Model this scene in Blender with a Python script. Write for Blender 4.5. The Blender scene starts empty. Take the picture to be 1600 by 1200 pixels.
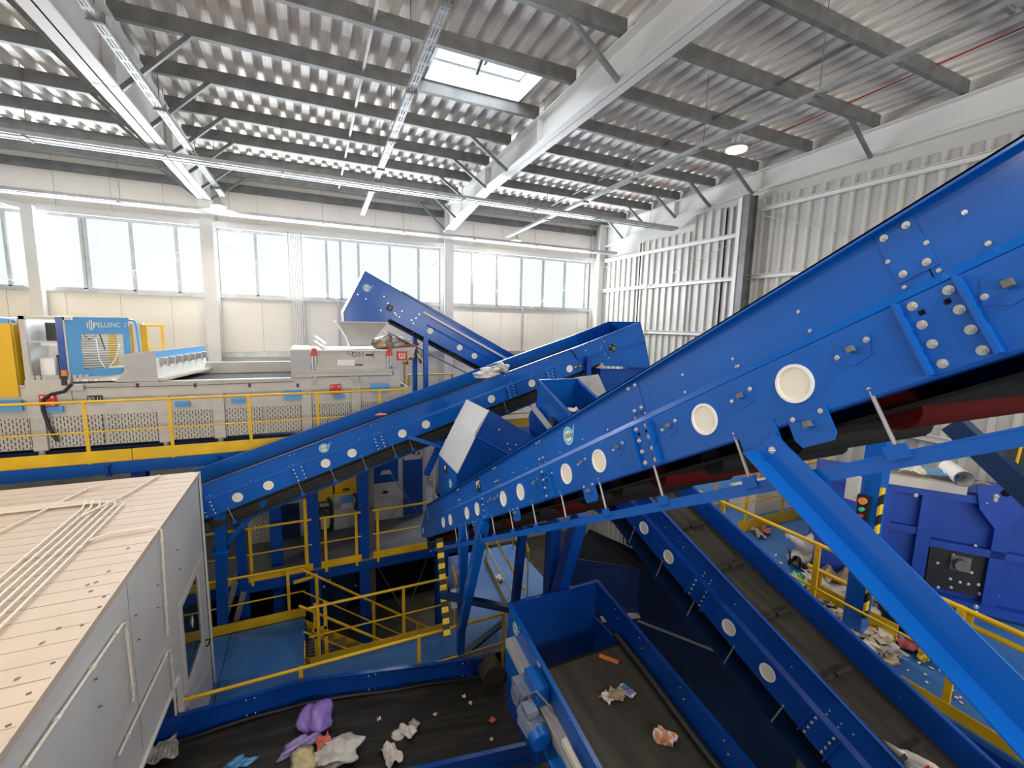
import bpy, bmesh, math, random
import numpy as np
from mathutils import Vector, Matrix
C = bpy.context.scene.collection
SC = bpy.context.scene
rng = random.Random(7)
# ---------------------------------------------------------------- camera (origin, ultra-wide 98 degrees), world, exposure
F_PX, CX, CY = 695.0, 800.0, 600.0
RW = np.array([[0.91021416, -0.0348198, 0.4126715], [-0.41348796, -0.13221245, 0.90085935], [0.02319257, -0.99060963, -0.13473921]])
cam_d = bpy.data.cameras.new('camera'); cam = bpy.data.objects.new('camera', cam_d); C.objects.link(cam)
cam_d.sensor_width = 36.0; cam_d.lens = 36.0 * F_PX / 1600.0; cam_d.clip_start = 0.05; cam_d.clip_end = 200
cam.matrix_world = Matrix(((RW[0][0], -RW[0][1], -RW[0][2], 0), (RW[1][0], -RW[1][1], -RW[1][2], 0), (RW[2][0], -RW[2][1], -RW[2][2], 0), (0, 0, 0, 1)))
SC.camera = cam
SC.view_settings.view_transform = 'Standard'; SC.view_settings.look = 'None'
SC.view_settings.exposure = 0.0; SC.view_settings.gamma = 1.0; SC.view_settings.use_curve_mapping = False
wd = bpy.data.worlds.new('world'); SC.world = wd; wd.use_nodes = True
wd.node_tree.nodes['Background'].inputs[0].default_value = (1.0, 0.97, 0.93, 1)
wd.node_tree.nodes['Background'].inputs[1].default_value = 0.3
LAMP_W, WIN_W, SKY_W, BACK_W = 90.0, 620.0, 60.0, 2300.0
FLOOR = -8.5
def area(name, loc, rot, sx, sy, power, col):
    l = bpy.data.lights.new(name, 'AREA'); l.shape = 'RECTANGLE'; l.size = sx; l.size_y = sy; l.energy = power; l.color = col
    o = bpy.data.objects.new(name, l); C.objects.link(o); o.location = loc; o.rotation_euler = rot; return o

# ---------------------------------------------------------------- picture measurements -> points in the hall
def ray(px, py):
    return RW @ np.array([(px - CX) / F_PX, (py - CY) / F_PX, 1.0])
def onx(px, py, x): r = ray(px, py); return Vector(r * (x / r[0]))
def ony(px, py, y): r = ray(px, py); return Vector(r * (y / r[1]))
def onz(px, py, z): r = ray(px, py); return Vector(r * (z / r[2]))

# ---------------------------------------------------------------- materials
def mat(name, col, rough=0.5, metal=0.0, var=0.0, vscale=6.0, emit=None, es=1.0, col2=None, stretch=(1, 1, 1), bump=0.0, lo=0.35, hi=0.7, spec=0.5):
    m = bpy.data.materials.new(name); m.use_nodes = True
    nt = m.node_tree; b = nt.nodes['Principled BSDF']
    c = (col[0], col[1], col[2], 1)
    b.inputs['Base Color'].default_value = c; b.inputs['Roughness'].default_value = rough; b.inputs['Metallic'].default_value = metal
    b.inputs['Specular IOR Level'].default_value = spec
    if var or col2 or bump:
        tc = nt.nodes.new('ShaderNodeTexCoord'); mp = nt.nodes.new('ShaderNodeMapping'); mp.inputs['Scale'].default_value = stretch
        nz = nt.nodes.new('ShaderNodeTexNoise'); nz.inputs['Scale'].default_value = vscale; nz.inputs['Detail'].default_value = 4
        nt.links.new(tc.outputs['Object'], mp.inputs[0]); nt.links.new(mp.outputs[0], nz.inputs['Vector'])
        if var or col2:
            rp = nt.nodes.new('ShaderNodeValToRGB'); rp.color_ramp.elements[0].position = lo; rp.color_ramp.elements[1].position = hi
            rp.color_ramp.elements[0].color = tuple(x * (1 - var) for x in col) + (1,) if not col2 else c
            rp.color_ramp.elements[1].color = tuple(min(1, x * (1 + var)) for x in col) + (1,) if not col2 else tuple(col2) + (1,)
            nt.links.new(nz.outputs['Fac'], rp.inputs[0]); nt.links.new(rp.outputs[0], b.inputs['Base Color'])
        if bump:
            bp = nt.nodes.new('ShaderNodeBump'); bp.inputs['Strength'].default_value = bump; bp.inputs['Distance'].default_value = 0.02
            nt.links.new(nz.outputs['Fac'], bp.inputs['Height']); nt.links.new(bp.outputs[0], b.inputs['Normal'])
    if emit:
        b.inputs['Emission Color'].default_value = tuple(emit) + (1,); b.inputs['Emission Strength'].default_value = es
    return m
def stripes(name, ca, cb, k, kx=0.0, ky=0.0, kz=1.0):
    m = mat(name, ca, 0.5); nt = m.node_tree; b = nt.nodes['Principled BSDF']
    tc = nt.nodes.new('ShaderNodeTexCoord'); dt = nt.nodes.new('ShaderNodeVectorMath'); dt.operation = 'DOT_PRODUCT'
    dt.inputs[1].default_value = (kx * k, ky * k, kz * k); fr = nt.nodes.new('ShaderNodeMath'); fr.operation = 'FRACT'
    gt = nt.nodes.new('ShaderNodeMath'); gt.operation = 'GREATER_THAN'; gt.inputs[1].default_value = 0.5
    mx = nt.nodes.new('ShaderNodeMix'); mx.data_type = 'RGBA'; mx.inputs[6].default_value = tuple(ca) + (1,); mx.inputs[7].default_value = tuple(cb) + (1,)
    nt.links.new(tc.outputs['Object'], dt.inputs[0]); nt.links.new(dt.outputs['Value'], fr.inputs[0]); nt.links.new(fr.outputs[0], gt.inputs[0])
    nt.links.new(gt.outputs[0], mx.inputs[0]); nt.links.new(mx.outputs[2], b.inputs['Base Color']); return m
def slotted(name, base, dark, w=0.105, h=0.05, mortar=0.034):
    m = mat(name, base, 0.5); nt = m.node_tree; b = nt.nodes['Principled BSDF']
    tc = nt.nodes.new('ShaderNodeTexCoord'); sp = nt.nodes.new('ShaderNodeSeparateXYZ'); cb = nt.nodes.new('ShaderNodeCombineXYZ')
    bk = nt.nodes.new('ShaderNodeTexBrick'); bk.inputs['Scale'].default_value = 1.0; bk.inputs['Brick Width'].default_value = w
    bk.inputs['Row Height'].default_value = h; bk.inputs['Mortar Size'].default_value = mortar / 2; bk.inputs['Mortar Smooth'].default_value = 0.0
    for k in ('Color1', 'Color2'): bk.inputs[k].default_value = tuple(dark) + (1,)
    bk.inputs['Mortar'].default_value = tuple(base) + (1,)
    nt.links.new(tc.outputs['Object'], sp.inputs[0]); nt.links.new(sp.outputs['Z'], cb.inputs['X']); nt.links.new(sp.outputs['X'], cb.inputs['Y'])
    nt.links.new(cb.outputs[0], bk.inputs['Vector']); nt.links.new(bk.outputs['Color'], b.inputs['Base Color']); return m
def coat(m, w=0.28, r=0.14):
    b = m.node_tree.nodes['Principled BSDF']; b.inputs['Coat Weight'].default_value = w; b.inputs['Coat Roughness'].default_value = r; return m
BLUE = mat('blue paint', (0.001, 0.092, 0.42), 0.36, spec=0.35, var=0.10, vscale=1.3)
DBLUE = mat('deep blue paint', (0.001, 0.052, 0.31), 0.34, spec=0.35, var=0.12, vscale=1.5)  # darker copy of the blue paint, with shade put into its colour
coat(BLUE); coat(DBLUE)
HBLUE = mat('hopper blue paint', (0.002, 0.048, 0.36), 0.5, var=0.15, vscale=1.2)
NAVY = mat('navy steel', (0.006, 0.025, 0.085), 0.35, var=0.2, vscale=1.5)
SKYB = mat('sky blue paint', (0.10, 0.33, 0.66), 0.45)
YEL = mat('yellow paint', (0.72, 0.44, 0.01), 0.42, var=0.12, vscale=3)
YELC = mat('cabinet yellow', (0.70, 0.42, 0.01), 0.5)
GREY = mat('machine grey', (0.50, 0.48, 0.45), 0.5, var=0.06, vscale=3)
GREY2 = mat('cool grey paint', (0.42, 0.42, 0.43), 0.5, var=0.05, vscale=3)
GALV = mat('galvanised steel', (0.42, 0.43, 0.43), 0.4, 0.55, var=0.12, vscale=5)
STEELD = mat('dark primed steel', (0.15, 0.153, 0.15), 0.5, 0.2, var=0.2, vscale=4)
RAFT = mat('pale painted steel', (0.62, 0.61, 0.59), 0.45, var=0.05, vscale=1)
ROOFM = mat('roof deck sheet', (0.86, 0.82, 0.76), 0.4, 0.0, var=0.12, vscale=3, stretch=(6, 0.4, 1))
PANEL = mat('wall panel white', (0.74, 0.70, 0.64), 0.5, var=0.03, vscale=1.5)
SHEET = mat('wall sheet white', (0.46, 0.45, 0.42), 0.42, var=0.04, vscale=2)
CONC = mat('concrete', (0.075, 0.066, 0.052), 0.75, var=0.25, vscale=2)
CABR = mat('cabin roof cream', (0.56, 0.455, 0.37), 0.6, var=0.05, vscale=2)
CABW = mat('cabin wall white', (0.64, 0.63, 0.625), 0.5, var=0.06, vscale=1.2)
COND = mat('cream conduit', (0.68, 0.62, 0.54), 0.5)
WHITE = mat('white plastic', (0.78, 0.77, 0.74), 0.45)
CREAM = mat('cream cap', (0.74, 0.70, 0.60), 0.5)
RUB = mat('belt rubber', (0.014, 0.0135, 0.0125), 0.7, spec=0.3, col2=(0.03, 0.028, 0.024), vscale=3, lo=0.4, hi=0.75)
RUBY = mat('belt rubber streaked', (0.017, 0.0155, 0.013), 0.7, spec=0.3, col2=(0.042, 0.037, 0.03), vscale=4, stretch=(3, 0.25, 1), lo=0.4, hi=0.8)
RUBX = mat('belt rubber long streak', (0.016, 0.0155, 0.014), 0.6, spec=0.35, col2=(0.055, 0.048, 0.038), vscale=4, stretch=(0.25, 3, 1), lo=0.45, hi=0.85)
BLACK = mat('black plastic', (0.012, 0.012, 0.013), 0.45)
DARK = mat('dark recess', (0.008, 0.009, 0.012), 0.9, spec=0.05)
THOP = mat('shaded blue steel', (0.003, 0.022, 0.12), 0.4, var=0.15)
REDM = mat('red paint', (0.55, 0.03, 0.02), 0.4)
SEAM = mat('roof seam shade', (0.33, 0.26, 0.20), 0.7)  # dark tan of the thin seam lines on the cabin roof
REDD = mat('dark red roller', (0.05, 0.002, 0.002), 0.8, spec=0.1)
RUBK = mat('black underside rubber', (0.006, 0.006, 0.006), 0.8, spec=0.2)  # belt rubber blackened: the shade under the conveyors is put into its colour
RPIPE = mat('red pipe', (0.45, 0.03, 0.03), 0.45)
ORANGE = mat('orange plastic', (0.75, 0.22, 0.05), 0.45)
CHROME = mat('bright zinc', (0.72, 0.73, 0.74), 0.25, 0.85)
PLAT = mat('platform blue', (0.025, 0.135, 0.42), 0.5, col2=(0.06, 0.17, 0.42), vscale=1.1, bump=0.05)
PLATD = mat('dusty platform', (0.10, 0.12, 0.17), 0.6, col2=(0.16, 0.15, 0.15), vscale=1.6)
LOGOB = mat('logo light blue', (0.22, 0.55, 0.72), 0.4)
INK = mat('dark ink', (0.03, 0.03, 0.04), 0.5)
HAZ = stripes('hazard stripe', (0.75, 0.52, 0.01), (0.01, 0.01, 0.01), 4.2, 0.0, 1.3, 1.0)
HAZX = stripes('hazard stripe across', (0.75, 0.52, 0.01), (0.01, 0.01, 0.01), 5.5, 0.8, 0.0, 1.0)
SLOT = slotted('slotted panel', (0.50, 0.47, 0.43), (0.05, 0.045, 0.04))
PANE = mat('bright glazing', (0.1, 0.1, 0.1), 0.4, emit=(0.86, 0.94, 1.0), es=0.93)
SKYL = mat('skylight glazing', (0.8, 0.85, 0.9), 0.4, emit=(0.74, 0.86, 1.0), es=1.0)
BULB = mat('lamp lens', (1, 1, 1), 0.4, emit=(1.0, 0.86, 0.58), es=1.6)
GLASS = mat('dark door glass', (0.02, 0.035, 0.05), 0.06, spec=0.8)
def film(name, col, al=None, r=0.3):
    return mat(name, col, r, var=0.2, vscale=9)
PURP = film('purple film', (0.30, 0.19, 0.62)); FILM = film('pale film', (0.62, 0.60, 0.57)); FILMB = film('grey film', (0.40, 0.39, 0.37))
PAPER = film('paper', (0.74, 0.68, 0.62), r=0.6); KRAFT = film('tan scrap', (0.45, 0.34, 0.22), r=0.6); GREENF = film('green film', (0.15, 0.5, 0.28))
CORAL = film('coral film', (0.75, 0.22, 0.14)); YFILM = film('yellow wrapper', (0.6, 0.42, 0.02)); BFILM = film('blue film', (0.08, 0.3, 0.6))

# ---------------------------------------------------------------- mesh builder and tagging
def V(*a): return Vector(a[0]) if len(a) == 1 else Vector(a)
class M:
    def __init__(s): s.v = []; s.f = []; s.sm = []
    def add(s, vs, fs, smooth=False):
        n = len(s.v); s.v += [Vector(v) for v in vs]; s.f += [tuple(i + n for i in f) for f in fs]; s.sm += [smooth] * len(fs); return s
    def hexa(s, p):
        return s.add(p, [(0, 3, 2, 1), (4, 5, 6, 7), (0, 1, 5, 4), (1, 2, 6, 5), (2, 3, 7, 6), (3, 0, 4, 7)])
    def box(s, a, b):
        x0, y0, z0 = a; x1, y1, z1 = b
        return s.hexa([(x0, y0, z0), (x1, y0, z0), (x1, y1, z0), (x0, y1, z0), (x0, y0, z1), (x1, y0, z1), (x1, y1, z1), (x0, y1, z1)])
    def obox(s, c, u, v, w):
        c, u, v, w = V(c), V(u) / 2, V(v) / 2, V(w) / 2
        return s.hexa([c - u - v - w, c + u - v - w, c + u + v - w, c - u + v - w, c - u - v + w, c + u - v + w, c + u + v + w, c - u + v + w])
    def bar(s, p, q, w, h, up=(0, 0, 1)):
        p, q = V(p), V(q); d = (q - p); L = d.length; d.normalize(); up = V(up)
        if abs(d.dot(up)) > 0.98: up = V(0, 1, 0)
        x = d.cross(up).normalized(); u = x.cross(d).normalized()
        return s.obox((p + q) / 2, d * L, x * w, u * h)
    def ibar(s, p, q, w, h, t=0.02, up=(0, 0, 1)):
        p, q = V(p), V(q); d = (q - p).normalized(); up = V(up)
        if abs(d.dot(up)) > 0.98: up = V(0, 1, 0)
        x = d.cross(up).normalized(); u = x.cross(d).normalized()
        for k in (-1, 1): s.bar(p + u * k * (h - t) / 2, q + u * k * (h - t) / 2, w, t, u)
        return s.bar(p, q, t, h - 2 * t, u)
    def cbar(s, p, q, w, h, side=1, t=0.012, up=(0, 0, 1)):
        p, q = V(p), V(q); d = (q - p).normalized(); up = V(up)
        x = d.cross(up).normalized(); u = x.cross(d).normalized()
        for k in (-1, 1): s.bar(p + u * k * (h - t) / 2, q + u * k * (h - t) / 2, w, t, u)
        return s.bar(p + x * side * (w - t) / 2, q + x * side * (w - t) / 2, t, h - 2 * t, u)
    def cyl(s, p, q, r, n=10, r2=None, caps=True):
        p, q = V(p), V(q); d = (q - p).normalized(); a = V(0, 0, 1) if abs(d.z) < 0.9 else V(1, 0, 0)
        x = d.cross(a).normalized(); y = d.cross(x); r2 = r if r2 is None else r2
        A = [p + (x * math.cos(2 * math.pi * i / n) + y * math.sin(2 * math.pi * i / n)) * r for i in range(n)]
        B = [q + (x * math.cos(2 * math.pi * i / n) + y * math.sin(2 * math.pi * i / n)) * r2 for i in range(n)]
        s.add(A + B, [(i, (i + 1) % n, n + (i + 1) % n, n + i) for i in range(n)], True)
        if caps: s.add(A, [tuple(range(n))[::-1]]); s.add(B, [tuple(range(n))])
        return s
    def path(s, pts, r, n=8):
        pts = [V(p) for p in pts]; rings = []; x = None
        for i, p in enumerate(pts):
            d = (pts[min(i + 1, len(pts) - 1)] - pts[max(i - 1, 0)]).normalized()
            if x is None: x = d.orthogonal().normalized()
            x = (x - d * d.dot(x)).normalized(); y = d.cross(x)
            rings.append([p + (x * math.cos(2 * math.pi * k / n) + y * math.sin(2 * math.pi * k / n)) * r for k in range(n)])
        m = len(pts)
        s.add(sum(rings, []), [(i * n + k, i * n + (k + 1) % n, (i + 1) * n + (k + 1) % n, (i + 1) * n + k) for i in range(m - 1) for k in range(n)], True)
        s.add(rings[0], [tuple(range(n))[::-1]]); s.add(rings[-1], [tuple(range(n))]); return s
    def plate(s, pts, thick, nrm=None):
        pts = [V(p) for p in pts]
        if nrm is None: nrm = (pts[1] - pts[0]).cross(pts[2] - pts[0]).normalized()
        nrm = V(nrm).normalized() * thick; n = len(pts); Q = [p + nrm for p in pts]
        return s.add(pts + Q, [tuple(range(n))[::-1], tuple(range(n, 2 * n))] + [(i, (i + 1) % n, n + (i + 1) % n, n + i) for i in range(n)])
    def ring(s, c, u, v, r0, r1, h, n=28):
        c, u, v = V(c), V(u).normalized(), V(v).normalized(); w = u.cross(v) * h
        P = lambda r, k, z: c + (u * math.cos(2 * math.pi * k / n) + v * math.sin(2 * math.pi * k / n)) * r + w * z
        vs = [P(r0, k, 0) for k in range(n)] + [P(r1, k, 0) for k in range(n)] + [P(r1, k, 1) for k in range(n)] + [P(r0, k, 1) for k in range(n)]
        fs = []
        for k in range(n):
            j = (k + 1) % n
            for a in range(4):
                b = (a + 1) % 4; fs.append((a * n + k, a * n + j, b * n + j, b * n + k))
        return s.add(vs, fs)
    def build(s, name, m, parent=None, at=None):
        o0 = V(0, 0, 0)
        if parent is not None:
            p = parent
            while p is not None: o0 = o0 + p.location; p = p.parent
        elif at is not None: o0 = V(at)
        me = bpy.data.meshes.new(name); me.from_pydata([v - o0 for v in s.v], [], s.f)
        me.polygons.foreach_set('use_smooth', s.sm)
        bm = bmesh.new(); bm.from_mesh(me); bmesh.ops.recalc_face_normals(bm, faces=bm.faces); bm.to_mesh(me); bm.free()
        if m is not None: me.materials.append(m)
        o = bpy.data.objects.new(name, me); C.objects.link(o)
        if parent is not None: o.parent = parent
        elif at is not None: o.location = at
        return o
def tag(o, label, cat, group=None):
    o['label'] = label; o['category'] = cat
    if group: o['group'] = group
    return o
def thing(name, label, cat, loc, group=None):
    o = bpy.data.objects.new(name, None); o.empty_display_size = 0.2; C.objects.link(o); o.location = loc
    return tag(o, label, cat, group)
def struct(name, loc=(0, 0, 0)):
    o = bpy.data.objects.new(name, None); C.objects.link(o); o.location = loc; o['kind'] = 'structure'; return o
def st(o): o['kind'] = 'structure'; return o
def base(o):
    b = V(0, 0, 0); p = o
    while p is not None: b = b + p.location; p = p.parent
    return b
def text(name, s, org, u, v, size, m, parent, depth=0.002, sq=1.0):
    cu = bpy.data.curves.new(name, 'FONT'); cu.body = s; cu.size = size; cu.align_x = 'CENTER'; cu.align_y = 'CENTER'; cu.extrude = depth; cu.resolution_u = 2
    t = bpy.data.objects.new(name, cu); C.objects.link(t); dg = bpy.context.evaluated_depsgraph_get()
    me = bpy.data.meshes.new_from_object(t.evaluated_get(dg)); bpy.data.objects.remove(t)
    u, v = V(u).normalized(), V(v).normalized(); w = u.cross(v); o0 = base(parent); org = V(org)
    for vv in me.vertices: vv.co = org + u * vv.co.x * sq + v * vv.co.y + w * vv.co.z - o0
    me.materials.clear(); me.materials.append(m); o = bpy.data.objects.new(name, me); C.objects.link(o); o.parent = parent; return o
BOLT = None
def bolt(parent, p, n, r=0.013, name='bolt', m=None):
    global BOLT
    if BOLT is None:
        b = M(); b.cyl((0, 0, 0), (0, 0, 0.12), 1.25, 12); b.cyl((0, 0, 0.12), (0, 0, 0.75), 0.95, 6); b.cyl((0, 0, 0.75), (0, 0, 1.15), 0.5, 8)
        o = b.build('bolt', CHROME); BOLT = o.data; bpy.data.objects.remove(o)
    o = bpy.data.objects.new(name, BOLT); C.objects.link(o); o.parent = parent; o.location = V(p) - base(parent)
    o.rotation_mode = 'QUATERNION'; o.rotation_quaternion = V(n).to_track_quat('Z', 'Y'); o.scale = (r, r, r); return o
def logo(parent, c, u, v, r, name='round_logo'):
    """light-blue ring with an arrow tail round a white disc"""
    c, u, v = V(c), V(u).normalized(), V(v).normalized(); w = u.cross(v)
    g = M(); g.ring(c, u, v, r * 0.70, r, 0.004); e = c + u * r * 0.92
    g.plate([e - v * r * 0.62 - u * r * 0.1, e + u * r * 0.2 - v * r * 0.1, e + u * r * 0.75 + v * r * 0.85, e + u * r * 0.0 + v * r * 0.25], 0.004, w)
    o = g.build(name, LOGOB, parent)
    d = M(); d.cyl(c, c + w * 0.004, r * 0.62, 24); d.build('logo_disc', WHITE, o)
    t = M()
    for a, b, x0, x1 in ((0.16, 0.24, -0.5, 0.45), (-0.2, -0.12, -0.15, 0.3), (-0.2, 0.1, -0.45, -0.32), (-0.2, 0.1, -0.15, -0.04), (-0.2, 0.1, 0.18, 0.3), (-0.25, 0.05, 0.5, 0.68)):
        t.obox(c + u * r * (x0 + x1) / 2 + v * r * (a + b) / 2 + w * 0.005, u * r * (x1 - x0), v * r * (b - a), w * 0.002)
    t.build('logo_lettering', INK, o); return o
def blob(name, label, cat, c, size, m, seed=0, flat=0.4, sub=3, rough=0.35, group=None, rot=0.0):
    r = random.Random(seed); bm = bmesh.new(); bmesh.ops.create_icosphere(bm, subdivisions=sub, radius=1.0)
    ph = [(r.uniform(-5, 5), r.uniform(-5, 5), r.uniform(-5, 5), r.uniform(0, 6.28)) for _ in range(9)]
    for v in bm.verts:
        n = v.co.normalized(); k = 1.0
        for i, (a, b, g, p) in enumerate(ph): k += rough * math.sin(n.x * a + n.y * b + n.z * g + p) / (1.3 + 0.25 * i)
        for i, (a, b, g, p) in enumerate(ph[:5]): k += rough * 0.22 * abs(math.sin(n.x * b * 3 + n.y * g * 3 + n.z * a * 3 + p * 2)) - rough * 0.12
        k += r.uniform(-0.03, 0.03) * rough * 3; v.co = n * max(0.35, k)
    zmin = min(v.co.z for v in bm.verts); cs, sn = math.cos(rot), math.sin(rot)
    for v in bm.verts:
        x, y, z = v.co.x * size[0], v.co.y * size[1], max(0.0, (v.co.z - zmin * 0.55)) * size[2] * flat
        v.co = (x * cs - y * sn, x * sn + y * cs, z)
    for f in bm.faces: f.smooth = True
    me = bpy.data.meshes.new(name); bm.to_mesh(me); bm.free(); me.materials.append(m)
    o = bpy.data.objects.new(name, me); C.objects.link(o); o.location = c; return tag(o, label, cat, group)
def sheetlet(name, label, cat, c, sx, sy, m, seed=0, amp=0.04, rot=0.0, group=None, n=9, edge=None, tilt=0.0):
    """a crumpled flat scrap with thickness"""
    r = random.Random(seed); a = [(r.uniform(2, 6), r.uniform(2, 6), r.uniform(0, 6.28)) for _ in range(4)]
    cs, sn = math.cos(rot), math.sin(rot); tops = []; bots = []
    for i in range(n):
        for j in range(n):
            u, v = i / (n - 1) - 0.5, j / (n - 1) - 0.5
            jag = 1 + (r.uniform(-0.12, 0.12) if i in (0, n - 1) or j in (0, n - 1) else 0) * (1 if edge is None else edge)
            z = amp * (1 + sum(math.sin(u * p * 2 + v * q * 2 + w) for p, q, w in a) / 4) + tilt * (u + 0.5)
            x, y = u * sx * jag, v * sy * jag
            tops.append((x * cs - y * sn, x * sn + y * cs, z + 0.006)); bots.append((x * cs - y * sn, x * sn + y * cs, z))
    N = n * n; fs = []
    for i in range(n - 1):
        for j in range(n - 1):
            q = (i * n + j, (i + 1) * n + j, (i + 1) * n + j + 1, i * n + j + 1); fs.append(q); fs.append(tuple(N + k for k in q[::-1]))
    bd = [i * n for i in range(n)] + [(n - 1) * n + j for j in range(1, n)] + [i * n + n - 1 for i in range(n - 2, -1, -1)] + [j for j in range(n - 2, 0, -1)]
    for k in range(len(bd)): p, q = bd[k], bd[(k + 1) % len(bd)]; fs.append((q, p, N + p, N + q))
    g = M(); g.add([V(p) + V(c) for p in tops + bots], fs); o = g.build(name, m, None, c); return tag(o, label, cat, group)
def rail(label, posts, zf, loc=None, top=1.1, mid=0.55, ext=(0.0, 0.0), toe=True, group='yellow guardrails', toez=(0.0, 0.15), side=None, name='guardrail', pw=0.055, botm=0.0):
    """straight guardrail; posts = [(x,y)...] on floor height zf"""
    P = [V(p[0], p[1], zf) for p in posts]; d = (P[-1] - P[0]).normalized(); sd = V(-d.y, d.x, 0) if side is None else V(side)
    t = thing(name, label, 'railing', P[0], group); a, b = P[0] - d * ext[0], P[-1] + d * ext[1]; z = V(0, 0, 1)
    g = M(); g.cyl(a + z * top, b + z * top, 0.024, 12); g.build('top_rail', YEL, t)
    g = M(); g.cyl(a + z * mid, b + z * mid, 0.015, 8); g.build('mid_rail', YEL, t)
    for p in P:
        g = M(); g.obox(p + z * (top - 0.02 - botm) / 2 - z * 0.0, d * pw, sd * 0.022, z * (top - 0.02 + botm)); g.obox(p + z * (top - 0.01), d * 0.05, sd * 0.06, z * 0.05); g.build('post', YEL, t)
    if toe:
        g = M(); g.obox((a + b) / 2 + z * (toez[0] + toez[1]) / 2 + sd * 0.018, d * (b - a).length, sd * 0.008, z * (toez[1] - toez[0])); g.build('toe_board', YEL, t)
    return t
# ================================================================= ROOM SHELL
YW, XW = 15.0, 10.35
PD = 0.215                                    # purlin depth
PITCH = 0.28
def zroof(y): return 4.2 - 0.035 * y          # top of the main beams
st(M().box((-20, -14, FLOOR - 0.2), (12, 16, FLOOR)).build('floor', CONC))
st(M().box((-8, -6, -1.95), (1.2, -0.75, -1.75)).build('floor_platform', PLAT))  # unseen slab added behind the camera to keep light off the lower hall
# rear wall: sandwich panels below and above the window band
Z0, Z1 = 0.615, 2.37
g = M(); x = -12.0; g.box((-12, YW + 0.1, 3.9), (10.4, YW + 0.14, 4.3))
while x < 10.3:
    x2 = min(x + 1.08, 10.35); g.box((x + 0.004, YW, FLOOR), (x2 - 0.004, YW + 0.12, Z0 - 0.06)); g.box((x + 0.004, YW, Z1 + 0.08), (x2 - 0.004, YW + 0.12, 4.0)); x = x2
g.box((-12, YW + 0.02, FLOOR), (10.4, YW + 0.1, Z0 - 0.06)); g.box((-12, YW + 0.02, Z1 + 0.08), (10.4, YW + 0.1, 4.0))
st(g.build('wall_rear', PANEL))
cols_x = [-8.9, -2.35, 4.25, 10.25]
mulls = [[-8.1, -7.3, -6.5] + [ony(p, 400, YW).x for p in (130, 136, 207, 277)], [ony(p, 400, YW).x for p in (400, 458, 510, 532, 560, 609, 654)], [ony(p, 420, YW).x for p in (738, 777, 815, 849, 883, 916)]]
for k in range(3):
    xa, xb = cols_x[k] + 0.15, cols_x[k + 1] - 0.15
    w = struct('window_%d' % (k + 1), (xa, YW, Z0))
    M().box((xa, YW + 0.05, Z0), (xb, YW + 0.09, Z1)).build('glazing', PANE, w)
    g = M(); g.box((xa, YW - 0.02, Z1), (xb, YW + 0.12, Z1 + 0.09)); g.box((xa, YW - 0.02, Z0 - 0.05), (xb, YW + 0.12, Z0 + 0.03))
    for mx in mulls[k]: g.box((mx - 0.032, YW - 0.02, Z0), (mx + 0.032, YW + 0.1, Z1))
    g.build('window_frame', GALV, w)
    M().box((xa, YW - 0.1, Z0 - 0.09), (xb, YW + 0.02, Z0 - 0.04)).build('window_sill', GALV, w)
# steel columns of the rear wall
for k, cx in enumerate(cols_x):
    g = M(); g.ibar((cx, 14.68, FLOOR), (cx, 14.68, 3.75), 0.30, 0.55, 0.025, (0, 1, 0)); st(g.build('wall_column_%d' % (k + 1), RAFT))
g = M(); g.bar((-5.93, 14.75, FLOOR), (-5.93, 14.75, 2.5), 0.22, 0.2, (0, 1, 0)); g.bar((-5.95, 14.75, 2.45), (-7.2, 14.75, 2.75), 0.12, 0.12); st(g.build('wall_column_5', RAFT))
# girts on the rear wall
g = M(); g.box((-12, YW - 0.14, 3.42), (10.3, YW - 0.02, 3.62)); st(g.build('trim_1', STEELD))
g = M(); g.box((-12, YW - 0.16, 2.42), (10.3, YW - 0.01, 2.58)); st(g.build('trim_2', RAFT))
g = M(); g.box((-12, YW - 0.16, -1.14), (10.3, YW - 0.01, -1.0)); g.bar((-5, YW - 0.1, -1.2), (-2.4, YW - 0.1, -1.5), 0.05, 0.05); g.bar((-2.2, YW - 0.1, -1.45), (0, YW - 0.1, -1.2), 0.05, 0.05); st(g.build('trim_3', GALV))
# wind-bracing rods across the windows
def rod(a, b, label, r=0.008, m=GALV, name='brace_rod', cat='rod', group='thin bracing rods'):
    g = M(); g.cyl(a, b, r, 6); o = g.build(name, m, None, a); return tag(o, label, cat, group)
rod((-2.5, 14.6, 1.95), (-5.1, 14.92, 0.57), 'thin bracing rod falling left across the left window band')
rod((-8.72, 14.45, 2.0), (-6.1, 14.92, 0.57), 'thin bracing rod falling right at the far left window')
rod((-2.2, 14.6, 2.0), (0.9, 14.92, 0.57), 'thin bracing rod falling right across the middle window band')
rod((4.1, 14.6, 2.0), (1.2, 14.92, 0.57), 'thin bracing rod rising to the middle column behind the blue chute head')
rod((4.4, 14.6, 2.0), (7.2, 14.92, 0.57), 'thin bracing rod falling right across the right window band')
rod((10.1, 14.6, 2.0), (7.5, 14.92, 0.57), 'thin bracing rod rising right to the hall corner')
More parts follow.
